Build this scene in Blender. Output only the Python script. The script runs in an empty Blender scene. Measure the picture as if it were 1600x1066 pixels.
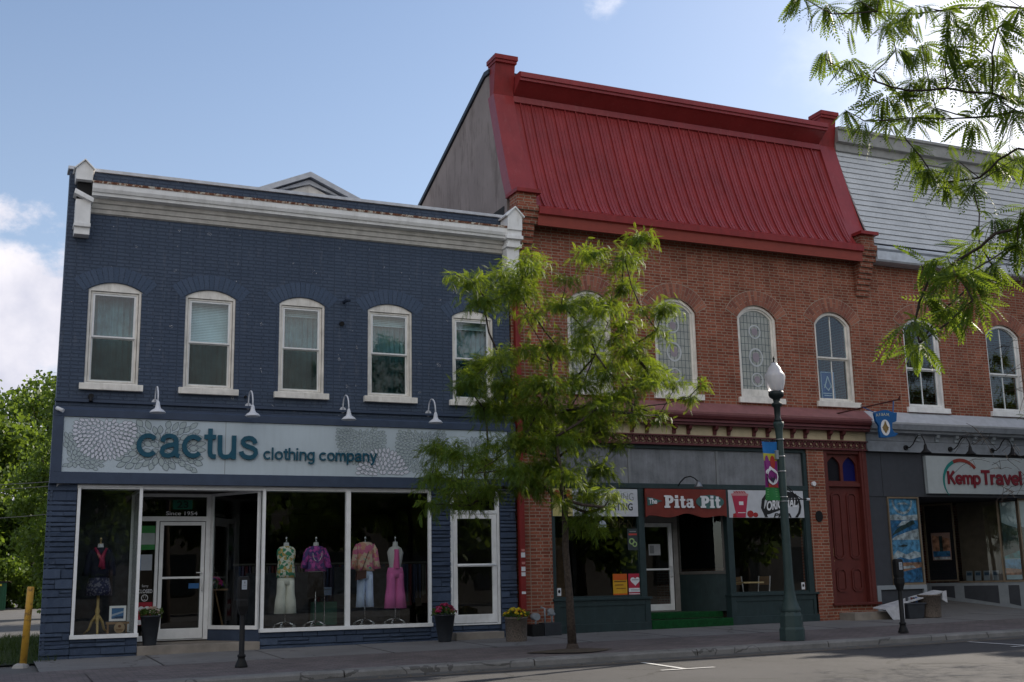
import bpy, math, random
import numpy as np
from mathutils import Vector, Matrix
from mathutils.geometry import tessellate_polygon
R_ = math.radians
random.seed(7); RS = np.random.RandomState(11)
S = bpy.context.scene
COL = S.collection

# ------------------------------------------------------------------ camera
cam_d = bpy.data.cameras.new('camera'); cam = bpy.data.objects.new('camera', cam_d); COL.objects.link(cam)
YAW, PIT, ROL = .42037, .20024, -.020478
fw = Vector((math.sin(YAW)*math.cos(PIT), math.cos(YAW)*math.cos(PIT), math.sin(PIT)))
rt = Vector((math.cos(YAW), -math.sin(YAW), 0)); up = rt.cross(fw)
r3 = rt*math.cos(ROL)+up*math.sin(ROL); u3 = up*math.cos(ROL)-rt*math.sin(ROL)
M = Matrix((r3, u3, -fw)).transposed().to_4x4(); M.translation = Vector((-1.05, -22.7, 1.20))
cam.matrix_world = M
cam_d.sensor_width = 36; cam_d.lens = 36*1842.09/1600; cam_d.clip_end = 2000; cam_d.clip_start = .05
S.camera = cam

# ------------------------------------------------------------------ light and sky
SUN_AZ, SUN_EL = R_(71), R_(33)
S.view_settings.view_transform = 'Standard'; S.view_settings.look = 'None'
S.view_settings.exposure = 0.96; S.view_settings.gamma = 1
W = bpy.data.worlds.new('World'); S.world = W; W.use_nodes = True
nt = W.node_tree; nt.nodes.clear()
def N(t, ty, **kw):
    n = t.nodes.new(ty)
    for k, v in kw.items():
        if k in n.inputs.keys() if isinstance(k, str) else False: n.inputs[k].default_value = v
        else: setattr(n, k, v)
    return n
sky = N(nt, 'ShaderNodeTexSky', sky_type='NISHITA', sun_disc=False, sun_elevation=SUN_EL, sun_rotation=SUN_AZ,
        air_density=1.0, dust_density=0.9, ozone_density=2.2)
bg = N(nt, 'ShaderNodeBackground', Strength=.08)
out = N(nt, 'ShaderNodeOutputWorld')
tc = N(nt, 'ShaderNodeTexCoord')
def math_(t, op, a, b=None, clamp=False):
    n = t.nodes.new('ShaderNodeMath'); n.operation = op; n.use_clamp = clamp
    for i, x in enumerate((a, b)):
        if x is None: continue
        if hasattr(x, 'type') and hasattr(x, 'links'): t.links.new(x, n.inputs[i])
        else: n.inputs[i].default_value = x
    return n.outputs[0]
def cloud_mask(t, d, r0, r1, scale, lo, hi, seed, stretch=1.6, xlim=None):
    """noise cloud inside a soft cone around direction d"""
    dv = Vector(d).normalized()
    dot = N(t, 'ShaderNodeVectorMath', operation='DISTANCE'); t.links.new(tc.outputs['Generated'], dot.inputs[0]); dot.inputs[1].default_value = dv
    mr = N(t, 'ShaderNodeMapRange', interpolation_type='SMOOTHSTEP'); t.links.new(dot.outputs['Value'], mr.inputs['Value'])
    mr.inputs['From Min'].default_value = r1; mr.inputs['From Max'].default_value = r0
    mp = N(t, 'ShaderNodeMapping'); t.links.new(tc.outputs['Generated'], mp.inputs['Vector']); mp.inputs['Scale'].default_value = (1, 1, stretch); mp.inputs['Location'].default_value = (seed, seed*.7, 0)
    no = N(t, 'ShaderNodeTexNoise', Scale=scale, Detail=9.0, Roughness=.6); t.links.new(mp.outputs[0], no.inputs['Vector'])
    add = math_(t, 'ADD', no.outputs['Fac'], math_(t, 'MULTIPLY', mr.outputs[0], .55))
    m2 = N(t, 'ShaderNodeMapRange', interpolation_type='SMOOTHSTEP'); t.links.new(add, m2.inputs['Value'])
    m2.inputs['From Min'].default_value = lo; m2.inputs['From Max'].default_value = hi
    return m2.outputs[0]
hz = N(nt, 'ShaderNodeMix', data_type='RGBA'); hz.inputs[0].default_value = .16; spz = N(nt, 'ShaderNodeSeparateXYZ'); nt.links.new(tc.outputs['Generated'], spz.inputs[0]); hr = N(nt, 'ShaderNodeMapRange'); nt.links.new(spz.outputs[2], hr.inputs['Value'])
hr.inputs['From Min'].default_value = .12; hr.inputs['From Max'].default_value = .48; hr.inputs['To Min'].default_value = .34; hr.inputs['To Max'].default_value = .07; nt.links.new(hr.outputs[0], hz.inputs[0]); nt.links.new(sky.outputs[0], hz.inputs[6]); hz.inputs[7].default_value = (4.3, 4.6, 5.3, 1)   # thin high haze
cur = hz.outputs[2]
for d, r0, r1, sc, lo, hi, seed, colr, st in (
        ((-.06, .98, .15), .12, .26, 9, .84, .98, 3.4, (6.6, 6.4, 6.8, 1), 1.5),
        ((-.35, -.80, .42), .45, 1.15, 2.2, .60, .95, 9.2, (7.6, 7.4, 7.2, 1), 1.4),  # unseen cloud behind the camera, added as fill light for the facades
        ((.82, .48, .36), .14, .50, 3.4, .68, 1.2, 5.3, (10.5, 10.3, 10.6, 1), 1.6),
        ((.436, .776, .462), .0, .035, 30, .80, 1.3, 1.7, (7.5, 7.6, 8.2, 1), 1.5)):
    m = cloud_mask(nt, d, r0, r1, sc, lo, hi, seed, st)
    mx = N(nt, 'ShaderNodeMix', data_type='RGBA'); nt.links.new(m, mx.inputs[0]); nt.links.new(cur, mx.inputs[6])
    cn = N(nt, 'ShaderNodeTexNoise', Scale=11.0, Detail=6.0, Roughness=.6); nt.links.new(tc.outputs['Generated'], cn.inputs['Vector'])
    cr = N(nt, 'ShaderNodeMix', data_type='RGBA'); crm = N(nt, 'ShaderNodeMapRange'); nt.links.new(cn.outputs['Fac'], crm.inputs['Value']); crm.inputs['From Min'].default_value = .35; crm.inputs['From Max'].default_value = .65
    nt.links.new(crm.outputs[0], cr.inputs[0]); cr.inputs[6].default_value = (colr[0]*.70, colr[1]*.73, colr[2]*.80, 1); cr.inputs[7].default_value = colr; nt.links.new(cr.outputs[2], mx.inputs[7]); cur = mx.outputs[2]
nt.links.new(cur, bg.inputs[0]); nt.links.new(bg.outputs[0], out.inputs[0])
sd = bpy.data.lights.new('sun', 'SUN'); sun = bpy.data.objects.new('sun', sd); COL.objects.link(sun)
sd.energy = 3.6; sd.angle = R_(.6); sd.color = (1, .90, .76)
sv = Vector((math.sin(SUN_AZ)*math.cos(SUN_EL), math.cos(SUN_AZ)*math.cos(SUN_EL), math.sin(SUN_EL)))
sun.rotation_euler = sv.to_track_quat('Z', 'Y').to_euler(); sun.location = (30, 10, 30)

# ------------------------------------------------------------------ materials
def newmat(name):
    m = bpy.data.materials.new(name); m.use_nodes = True; t = m.node_tree
    b = t.nodes['Principled BSDF']; return m, t, b
def lk(t, a, b): t.links.new(a, b)
def pos(t):
    g = t.nodes.new('ShaderNodeNewGeometry'); return g.outputs['Position']
def noise(t, vec, scale, detail=4, rough=.55):
    n = N(t, 'ShaderNodeTexNoise', Scale=scale, Detail=float(detail), Roughness=rough); lk(t, vec, n.inputs['Vector']); return n.outputs['Fac']
def ramp(t, fac, stops, interp='LINEAR'):
    r = t.nodes.new('ShaderNodeValToRGB'); r.color_ramp.interpolation = interp
    e = r.color_ramp.elements
    while len(e) < len(stops): e.new(.5)
    for i, (p, c) in enumerate(stops): e[i].position = p; e[i].color = (*c[:3], 1)
    lk(t, fac, r.inputs[0]); return r.outputs[0]
def mixc(t, fac, a, b, mode='MIX'):
    m = N(t, 'ShaderNodeMix', data_type='RGBA', blend_type=mode)
    for i, x in ((0, fac), (6, a), (7, b)):
        if hasattr(x, 'links'): lk(t, x, m.inputs[i])
        else: m.inputs[i].default_value = x if i == 0 else (*x[:3], 1)
    return m.outputs[2]
def bump(t, b, h, strength=.5, dist=.01):
    n = N(t, 'ShaderNodeBump', Strength=strength, Distance=dist); lk(t, h, n.inputs['Height']); lk(t, n.outputs[0], b.inputs['Normal']); return n
def plain(name, c, rough=.6, metal=0., var=.18, scale=6., bmp=.15, coat=0., spec=.28):
    m, t, b = newmat(name); p = pos(t)
    f = noise(t, p, scale, 5); f2 = noise(t, p, scale*9, 3)
    c = Vector(c[:3]); lo = c*(1-var); hi = c*(1+var*.7)
    cc = ramp(t, f, [(.3, lo), (.7, hi)])
    lk(t, cc, b.inputs['Base Color'])
    rr = math_(t, 'ADD', math_(t, 'MULTIPLY', f2, .22), rough-.11, True); lk(t, rr, b.inputs['Roughness'])
    b.inputs['Metallic'].default_value = metal; b.inputs['Coat Weight'].default_value = coat; b.inputs['Specular IOR Level'].default_value = spec
    if bmp: bump(t, b, f2, bmp, .004)
    return m
def brickvec(t, u='x+y'):
    p = pos(t); s = N(t, 'ShaderNodeSeparateXYZ'); lk(t, p, s.inputs[0])
    c = N(t, 'ShaderNodeCombineXYZ'); lk(t, math_(t, 'ADD', s.outputs[0], s.outputs[1]), c.inputs[0]); lk(t, s.outputs[2], c.inputs[1])
    # slightly wandering courses
    n = N(t, 'ShaderNodeTexNoise', Scale=2.3, Detail=2.0); lk(t, p, n.inputs['Vector'])
    v = N(t, 'ShaderNodeVectorMath', operation='MULTIPLY_ADD'); lk(t, n.outputs['Color'], v.inputs[0]); v.inputs[1].default_value = (.02, .016, 0); lk(t, c.outputs[0], v.inputs[2])
    return p, v.outputs[0]
def bricktex(t, vec, c1, c2, mort, w=.235, h=.069, ms=.010, squash=.62, sf=2, bias=0.):
    b = N(t, 'ShaderNodeTexBrick', offset=.5, offset_frequency=2, squash=squash, squash_frequency=sf)
    for k, v in (('Scale', 1.), ('Mortar Size', ms), ('Mortar Smooth', .25), ('Bias', bias), ('Brick Width', w), ('Row Height', h)): b.inputs[k].default_value = v
    b.inputs['Color1'].default_value = (*c1, 1); b.inputs['Color2'].default_value = (*c2, 1); b.inputs['Mortar'].default_value = (*mort, 1)
    lk(t, vec, b.inputs['Vector']); return b
def mat_redbrick(name='red_brick', dk=1.):
    m, t, b = newmat(name); p, v = brickvec(t)
    br = bricktex(t, v, (.20*dk, .056*dk, .034*dk), (.34*dk, .115*dk, .070*dk), (.34*dk, .26*dk, .20*dk))
    f = noise(t, p, 1.3, 6); f3 = noise(t, p, 40, 3)
    c = mixc(t, .9, br.outputs['Color'], ramp(t, f, [(.25, (.62, .58, .58)), (.75, (1.18, 1.12, 1.1))]), 'MULTIPLY')
    st = noise(t, p, .55, 8, .7)
    c = mixc(t, ramp(t, st, [(.56, (0, 0, 0)), (.8, (.5, .5, .5))]), c, (.10, .085, .075))
    c = mixc(t, .5, c, ramp(t, f3, [(.3, (.7, .7, .7)), (.7, (1.25, 1.25, 1.25))]), 'MULTIPLY')
    lk(t, c, b.inputs['Base Color']); b.inputs['Roughness'].default_value = .85; b.inputs['Specular IOR Level'].default_value = .2
    h = math_(t, 'ADD', math_(t, 'MULTIPLY', br.outputs['Fac'], -1.), math_(t, 'MULTIPLY', f3, .5)); bump(t, b, h, .8, .01); return m
def mat_voussoir(name, c1, c2):
    m, t, b = newmat(name); g = t.nodes.new('ShaderNodeNewGeometry')
    c = ramp(t, g.outputs['Random Per Island'], [(0, c1), (1, c2)])
    f3 = noise(t, g.outputs['Position'], 40, 3)
    c = mixc(t, .5, c, ramp(t, f3, [(.3, (.7, .7, .7)), (.7, (1.25, 1.25, 1.25))]), 'MULTIPLY')
    lk(t, c, b.inputs['Base Color']); b.inputs['Roughness'].default_value = .8; bump(t, b, f3, .4, .004); return m
def mat_bluebrick():
    m, t, b = newmat('blue_painted_brick'); p, v = brickvec(t)
    br = bricktex(t, v, (.050, .074, .120), (.060, .085, .133), (.037, .055, .092), ms=.012)
    f = noise(t, p, .8, 7, .65); f3 = noise(t, p, 30, 4)
    c = mixc(t, .8, br.outputs['Color'], ramp(t, f, [(.3, (.80, .82, .86)), (.75, (1.15, 1.13, 1.10))]), 'MULTIPLY')
    chips = noise(t, p, 5.2, 2, .5); chips2 = noise(t, p, 60, 2)
    cm = math_(t, 'MULTIPLY', math_(t, 'GREATER_THAN', chips, .69), math_(t, 'GREATER_THAN', chips2, .56))
    c = mixc(t, cm, c, (.42, .42, .44))
    lk(t, c, b.inputs['Base Color']); b.inputs['Roughness'].default_value = .6; b.inputs['Specular IOR Level'].default_value = .3
    h = math_(t, 'ADD', math_(t, 'MULTIPLY', br.outputs['Fac'], -1.), math_(t, 'MULTIPLY', f3, .8)); bump(t, b, h, .9, .012); return m
def mat_glass(name, tint=(.8, .86, .88), ior=1.6, rough=.0):
    m = bpy.data.materials.new(name); m.use_nodes = True; t = m.node_tree; t.nodes.clear()
    o = t.nodes.new('ShaderNodeOutputMaterial'); tr = t.nodes.new('ShaderNodeBsdfTransparent'); gl = t.nodes.new('ShaderNodeBsdfGlossy')
    tr.inputs[0].default_value = (*tint, 1); gl.inputs['Roughness'].default_value = rough
    f0 = 2*((ior-1)/(ior+1))**2; ge = t.nodes.new('ShaderNodeNewGeometry'); dt = N(t, 'ShaderNodeVectorMath', operation='DOT_PRODUCT'); lk(t, ge.outputs['Normal'], dt.inputs[0]); lk(t, ge.outputs['Incoming'], dt.inputs[1])
    sch = math_(t, 'ADD', math_(t, 'MULTIPLY', math_(t, 'POWER', math_(t, 'SUBTRACT', 1., math_(t, 'ABSOLUTE', dt.outputs['Value'])), 5.), 1-f0), f0)
    frs = math_(t, 'MULTIPLY', sch, math_(t, 'SUBTRACT', 1., ge.outputs['Backfacing']), True)      # a thin pane: its outer face carries the reflection
    nn = noise(t, pos(t), .9, 2); bn = N(t, 'ShaderNodeBump', Strength=.05, Distance=.02); lk(t, nn, bn.inputs['Height'])
    lk(t, bn.outputs[0], gl.inputs['Normal'])
    mx = t.nodes.new('ShaderNodeMixShader'); lk(t, frs, mx.inputs[0]); lk(t, tr.outputs[0], mx.inputs[1]); lk(t, gl.outputs[0], mx.inputs[2])
    lk(t, mx.outputs[0], o.inputs[0]); return m
def mat_leaf(name, dark, light, young=None, trans=.45, tcol=(.30, .42, .04), yf=.9, rough=.42):
    m, t, b = newmat(name); g = t.nodes.new('ShaderNodeNewGeometry'); o = t.nodes['Material Output']
    r = g.outputs['Random Per Island']; f = noise(t, g.outputs['Position'], 1.1, 3)
    mixv = math_(t, 'ADD', math_(t, 'MULTIPLY', r, .55), math_(t, 'MULTIPLY', f, .55), True)
    st = [(.15, dark), (.8, light)]
    if young: st.append((yf, young))
    c = ramp(t, mixv, st); lk(t, c, b.inputs['Base Color']); b.inputs['Roughness'].default_value = rough; b.inputs['Specular IOR Level'].default_value = .3
    tl = t.nodes.new('ShaderNodeBsdfTranslucent'); tl.inputs[0].default_value = (*tcol, 1)
    lk(t, mixc(t, .5, c, tcol), tl.inputs[0])
    mx = t.nodes.new('ShaderNodeMixShader'); mx.inputs[0].default_value = trans; lk(t, b.outputs[0], mx.inputs[1]); lk(t, tl.outputs[0], mx.inputs[2]); lk(t, mx.outputs[0], o.inputs[0]); return m

redbrick = mat_redbrick(); bluebrick = mat_bluebrick()
vous = mat_voussoir('arch_brick', (.18, .055, .036), (.34, .13, .08)); bluev = mat_voussoir('blue_arch_brick', (.047, .074, .127), (.057, .085, .141))
bluestone = mat_voussoir('blue_ledgestone', (.032, .052, .096), (.054, .080, .134))
bluepaint = plain('blue_trim_paint', (.044, .064, .108), .5, var=.12)
white = plain('white_paint', (.80, .80, .80), .5, var=.14, scale=3); cream = plain('cream_wood', (.77, .74, .69), .6, var=.2, scale=4)
creamy = plain('cream_frieze', (.50, .42, .27), .6, var=.15)
alu = plain('white_aluminium', (.78, .79, .80), .4, var=.08)
capgrey = plain('parapet_flashing', (.50, .52, .56), .45, metal=.2)
redmetal = plain('red_metal', (.27, .034, .035), .40, var=.16, scale=1.3, metal=.0, coat=.15)
reddark = plain('red_metal_trim', (.25, .024, .024), .5, var=.12)
eavered = plain('eave_red', (.26, .045, .030), .5, var=.10)
maroon = plain('maroon_paint', (.11, .030, .032), .5, var=.15)
maroonlt = plain('maroon_flashing', (.25, .11, .11), .45, var=.15)
brownred = plain('door_maroon', (.105, .022, .018), .5, var=.15)
stucco = plain('gable_render', (.31, .255, .235), .9, var=.18, scale=.9)
darkgreen = plain('dark_green_paint', (.022, .040, .043), .45, var=.15)
charcoal = plain('charcoal_panel', (.045, .050, .062), .6, var=.12)
greytrim = plain('grey_trim', (.24, .27, .30), .5, var=.12)
shopgrey = plain('transom_grey', (.20, .21, .23), .3, var=.3, scale=2.5)
black = plain('black_metal', (.008, .008, .009), .6, var=.2, spec=.25)
dark_int = plain('interior_dark', (.035, .033, .032), .8, var=.3, scale=1.5)
int_floor = plain('interior_floor', (.07, .05, .04), .5, var=.3)
int_wood = plain('interior_wood', (.24, .145, .075), .5, var=.3)
signpanel = plain('sign_panel', (.47, .55, .61), .42, var=.07, scale=1.2)
teal = plain('teal_letters', (.006, .075, .125), .4, var=.1)
outline = plain('petal_line', (.13, .16, .19), .6, var=0.1)
petalw = plain('petal_fill', (.60, .62, .70), .5, var=.06)
petalg = plain('petal_fill_grey', (.36, .43, .45), .5, var=.06)
glass = mat_glass('shop_glass', (.92, .94, .94), 1.5); wglass = mat_glass('window_glass', (.84, .92, .94), 1.6)
blind = plain('window_blind', (.76, .88, .90), .8, var=.12, scale=3); curtain = plain('window_curtain', (.20, .33, .35), .8, var=.35, scale=4)
screen = plain('insect_screen', (.05, .065, .065), .9, var=.3)
lampgreen = plain('lamp_green', (.035, .060, .060), .5, var=.18, scale=5)
concrete = plain('concrete', (.30, .29, .28), .85, var=.25, scale=1.6, bmp=.4)
stepc = plain('step_concrete', (.26, .23, .20), .85, var=.3, scale=2.5, bmp=.4)
bark = plain('bark', (.060, .046, .038), .95, var=.5, scale=22, bmp=1.)
potdark = plain('pot_dark', (.028, .032, .040), .55); potstone = plain('aggregate_tub', (.17, .14, .12), .95, var=.5, scale=40, bmp=.8)
carpet = plain('green_carpet', (.003, .060, .014), .95, var=.3, scale=20, bmp=.5)
def flat(name, c, rough=.55, var=.08): return plain(name, c, rough, var=var, bmp=0.)
blackink = flat('black_ink', (.012, .012, .014)); whiteink = flat('white_ink', (.66, .67, .70)); greyink = flat('grey_ink', (.20, .21, .22))

def mat_ground(name, c, scale, var=.3, rough=.9, brick=None, speck=.5, streak=False):
    m, t, b = newmat(name); p = pos(t)
    c = Vector(c); f = noise(t, p, scale, 8, .7); g = noise(t, p, 60, 3, .7); h = noise(t, p, 220, 2)
    col = ramp(t, f, [(.28, c*(1-var)), (.72, c*(1+var))])
    col = mixc(t, speck, col, ramp(t, g, [(.3, (.72, .72, .72)), (.7, (1.28, 1.28, 1.28))]), 'MULTIPLY')
    hh = math_(t, 'ADD', g, h)
    if brick:
        s = N(t, 'ShaderNodeSeparateXYZ'); lk(t, p, s.inputs[0]); cv = N(t, 'ShaderNodeCombineXYZ'); lk(t, s.outputs[0], cv.inputs[0]); lk(t, s.outputs[1], cv.inputs[1])
        bt = bricktex(t, cv.outputs[0], *brick[0], w=brick[1], h=brick[2], ms=brick[3], squash=1.)
        col = mixc(t, 1., bt.outputs['Color'], mixc(t, .0, col, col), 'MULTIPLY')
        hh = math_(t, 'ADD', math_(t, 'MULTIPLY', bt.outputs['Fac'], -3.), hh)
    lk(t, col, b.inputs['Base Color']); b.inputs['Roughness'].default_value = rough; bump(t, b, hh, .5, .006); return m
asphalt = mat_ground('asphalt', (.047, .046, .049), .45, .28)
slab = mat_ground('sidewalk_concrete', (.165, .16, .16), .7, .22)
paver = mat_ground('brick_pavers', (1., 1., 1.), .8, .28, brick=(((.105, .09, .092), (.15, .122, .122), (.07, .065, .06)), .21, .105, .007))
kerbm = mat_ground('kerb_concrete', (.175, .17, .165), 1.5, .35)
earth = mat_ground('earth', (.06, .045, .032), 2.5, .4)
linem = mat_ground('road_paint', (.55, .55, .55), 9, .35)
lot = mat_ground('lot_asphalt', (.085, .082, .08), .3, .3)
grassm = plain('grass_soil', (.022, .028, .012), .95, var=.5, scale=3, bmp=.6)

def mat_shingle():
    m, t, b = newmat('pale_shingle'); p = pos(t); s = N(t, 'ShaderNodeSeparateXYZ'); lk(t, p, s.inputs[0])
    f = noise(t, p, 1.2, 8, .7); g = noise(t, p, 25, 4)
    c = ramp(t, f, [(.3, (.44, .46, .48)), (.7, (.58, .60, .62))])
    c = mixc(t, .6, c, ramp(t, g, [(.3, (.75, .75, .75)), (.7, (1.15, 1.15, 1.15))]), 'MULTIPLY')
    lk(t, c, b.inputs['Base Color']); b.inputs['Roughness'].default_value = .8; bump(t, b, g, .4, .006); return m
shingle = mat_shingle(); gapdark = flat('shingle_gap', (.03, .03, .035))
def mat_rust():
    m, t, b = newmat('rusted_flashing'); p = pos(t); f = noise(t, p, 9, 6, .75)
    c = ramp(t, f, [(.40, (.10, .035, .018)), (.50, (.20, .075, .035)), (.54, (.48, .43, .36)), (.72, (.55, .52, .48))]); lk(t, c, b.inputs['Base Color']); b.inputs['Roughness'].default_value = .8; return m
rust = mat_rust()
leaf_main = mat_leaf('locust_leaf', (.020, .056, .009), (.075, .142, .016), (.28, .31, .03), .48, (.42, .52, .03), .82, .5)
leaf_near = mat_leaf('near_leaf', (.022, .060, .010), (.070, .135, .016), (.20, .25, .03), .50, (.34, .44, .03), .9, .5)
leaf_far = mat_leaf('maple_leaf', (.020, .048, .009), (.085, .14, .02), (.16, .20, .03), .45)

def weather(m, amount=.5, scale=(5, 5, .7), lo=.46, hi=.72, dark=(.45, .45, .45), lift=None, sc=1.6):
    """vertical streaks, drips and faded patches multiplied into a wall or roof paint"""
    t = m.node_tree; b = t.nodes['Principled BSDF']; l = b.inputs['Base Color'].links[0]; src = l.from_socket
    mp = N(t, 'ShaderNodeMapping'); lk(t, pos(t), mp.inputs['Vector']); mp.inputs['Scale'].default_value = scale
    f = noise(t, mp.outputs[0], sc, 7, .72); c = ramp(t, f, [(lo, (1, 1, 1)), (hi, dark)])
    o = mixc(t, amount, src, c, 'MULTIPLY')
    if lift:
        f2 = noise(t, mp.outputs[0], sc*1.9, 6, .7); o = mixc(t, ramp(t, f2, [(.55, (0, 0, 0)), (.8, (.45, .45, .45))]), o, lift)
    lk(t, o, b.inputs['Base Color'])
weather(bluebrick, .55, (3, 3, .5), .5, .75, (.62, .62, .66), (.16, .17, .20)); weather(redmetal, .5, (4, 4, .5), .45, .8, (.68, .66, .66), (.34, .12, .11)); weather(reddark, .5, (4, 4, .5))
weather(stucco, .8, (2.0, 2.0, .5), .50, .66, (.55, .53, .51)); weather(cream, .6, (9, 9, 1.2), .5, .8, (.55, .52, .47)); weather(white, .5, (6, 6, 1.), .5, .8, (.6, .57, .52)); weather(redbrick, .6, (1.6, 1.6, .35), .48, .8, (.62, .6, .58))
weather(signpanel, .5, (7, 7, .6), .48, .8, (.80, .80, .80)); weather(carpet, .6, (6, 6, 6), .4, .7, (.35, .4, .35)); weather(shopgrey, .7, (5, 5, .5), .4, .75, (.5, .5, .5)); weather(darkgreen, .5, (5, 5, .8), .45, .8, (.55, .55, .55), (.07, .08, .08))
def cracks(m, scale, wid, col=(.02, .02, .02), amt=.8, patch=.4):
    t = m.node_tree; b = t.nodes['Principled BSDF']; src = b.inputs['Base Color'].links[0].from_socket; p = pos(t)
    n = N(t, 'ShaderNodeTexNoise', Scale=1.7, Detail=6.0); lk(t, p, n.inputs['Vector']); v = N(t, 'ShaderNodeVectorMath', operation='MULTIPLY_ADD'); lk(t, n.outputs['Color'], v.inputs[0]); v.inputs[1].default_value = (.9, .9, 0); lk(t, p, v.inputs[2])
    vo = N(t, 'ShaderNodeTexVoronoi', feature='DISTANCE_TO_EDGE', Scale=scale); lk(t, v.outputs[0], vo.inputs['Vector'])
    g = noise(t, p, .5, 3); e = math_(t, 'LESS_THAN', vo.outputs['Distance'], wid); e = math_(t, 'MULTIPLY', e, math_(t, 'GREATER_THAN', g, .46))
    st = noise(t, p, 1.1, 6, .7); o = mixc(t, ramp(t, st, [(.58, (0, 0, 0)), (.70, (patch,)*3)]), src, col)
    lk(t, mixc(t, math_(t, 'MULTIPLY', e, amt), o, col), b.inputs['Base Color'])
cracks(asphalt, .42, .012); cracks(slab, .33, .006, (.07, .065, .06), .6, .35); cracks(paver, .5, .0, (.05, .045, .045), .5, .45); cracks(kerbm, .8, .012, (.05, .048, .045), .7, .45)

# ------------------------------------------------------------------ mesh helpers
ORG = {}
def thing(name, label, cat, loc=(0, 0, 0), group=None):
    o = bpy.data.objects.new(name, None); COL.objects.link(o); o.location = loc; o.empty_display_size = .2
    o['label'] = label; o['category'] = cat
    if group: o['group'] = group
    ORG[o] = Vector(loc); return o
def tag(o, label=None, cat=None, group=None, kind=None):
    for k, v in (('label', label), ('category', cat), ('group', group), ('kind', kind)):
        if v: o[k] = v
    return o
class MB:
    def __init__(s): s.v = []; s.f = []; s.m = []; s.k = 0
    def mat(s, k): s.k = k; return s
    def add(s, vs, fs):
        n = len(s.v); s.v += [tuple(v) for v in vs]
        for f in fs: s.f.append(tuple(i+n for i in f)); s.m.append(s.k)
        return s
    def box(s, x0, x1, y0, y1, z0, z1):
        x0, x1 = sorted((x0, x1)); y0, y1 = sorted((y0, y1)); z0, z1 = sorted((z0, z1))
        return s.add([(x0, y0, z0), (x1, y0, z0), (x1, y1, z0), (x0, y1, z0), (x0, y0, z1), (x1, y0, z1), (x1, y1, z1), (x0, y1, z1)],
                     [(0, 3, 2, 1), (4, 5, 6, 7), (0, 1, 5, 4), (1, 2, 6, 5), (2, 3, 7, 6), (3, 0, 4, 7)])
    def hexa(s, p):   # 8 points, bottom ring then top ring
        return s.add(p, [(0, 3, 2, 1), (4, 5, 6, 7), (0, 1, 5, 4), (1, 2, 6, 5), (2, 3, 7, 6), (3, 0, 4, 7)])
    def poly(s, p): return s.add(p, [tuple(range(len(p)))])
    def prism(s, loops, y0, y1, fn=None):
        """loops: outer and holes as (x,z) lists, extruded from y0 (front) to y1"""
        fn = fn or (lambda a, b, d: (a, d, b))
        if isinstance(loops[0][0], (int, float)): loops = [loops]
        tri = tessellate_polygon([[Vector((a, b, 0)) for a, b in l] for l in loops])
        flat_ = [q for l in loops for q in l]; n = len(flat_)
        fs = []
        for t3 in tri:
            a, b, c = [Vector(flat_[i]) for i in t3]
            if (b-a).cross(c-a) < 0: t3 = t3[::-1]
            fs.append(tuple(t3)); fs.append(tuple(i+n for i in t3[::-1]))
        o = 0
        for l in loops:
            k = len(l)
            for i in range(k):
                j = (i+1) % k; fs.append((o+i, o+i+n, o+j+n, o+j))
            o += k
        return s.add([fn(a, b, y0) for a, b in flat_]+[fn(a, b, y1) for a, b in flat_], fs)
    def extx(s, prof, x0, x1):
        """closed (y,z) profile extruded along x"""
        return s.prism([prof], x0, x1, fn=lambda a, b, d: (d, a, b))
    def tube(s, pts, r, n=8, cap=True):
        pts = [Vector(p) for p in pts]; rs = r if isinstance(r, (list, tuple)) else [r]*len(pts)
        rings = []; pu = None
        for i, p in enumerate(pts):
            d = (pts[min(i+1, len(pts)-1)]-pts[max(i-1, 0)]).normalized()
            if pu is None: pu = d.orthogonal().normalized()
            u = (pu-d*pu.dot(d)).normalized(); w = d.cross(u); pu = u
            rings.append([p+(u*math.cos(2*math.pi*k/n)+w*math.sin(2*math.pi*k/n))*rs[i] for k in range(n)])
        vs = [q for rg in rings for q in rg]; fs = []
        for i in range(len(pts)-1):
            for k in range(n):
                a = i*n+k; b = i*n+(k+1) % n; fs.append((a, b, b+n, a+n))
        if cap: fs.append(tuple(range(n))[::-1]); fs.append(tuple(range(len(vs)-n, len(vs))))
        return s.add(vs, fs)
    def loft(s, secs, n=20, cap=True):
        """sections (cx,cy,z,rx,ry)"""
        vs = []; fs = []
        for cx, cy, z, rx, ry in secs:
            for k in range(n):
                a = 2*math.pi*k/n; vs.append((cx+rx*math.cos(a), cy+ry*math.sin(a), z))
        for i in range(len(secs)-1):
            for k in range(n):
                a = i*n+k; b = i*n+(k+1) % n; fs.append((a, b, b+n, a+n))
        if cap: fs.append(tuple(range(n))[::-1]); fs.append(tuple(range(len(vs)-n, len(vs))))
        return s.add(vs, fs)
    def lathe(s, prof, c, n=20, ribs=None):
        """prof (r,z) round a vertical axis at c"""
        vs = []; fs = []
        for r, z in prof:
            for k in range(n):
                a = 2*math.pi*k/n; rr = r*(1+(ribs*(k % 2) if ribs else 0)); vs.append((c[0]+rr*math.cos(a), c[1]+rr*math.sin(a), c[2]+z))
        for i in range(len(prof)-1):
            for k in range(n):
                a = i*n+k; b = i*n+(k+1) % n; fs.append((a, b, b+n, a+n))
        fs.append(tuple(range(n))[::-1]); fs.append(tuple(range(len(vs)-n, len(vs))))
        return s.add(vs, fs)
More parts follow.
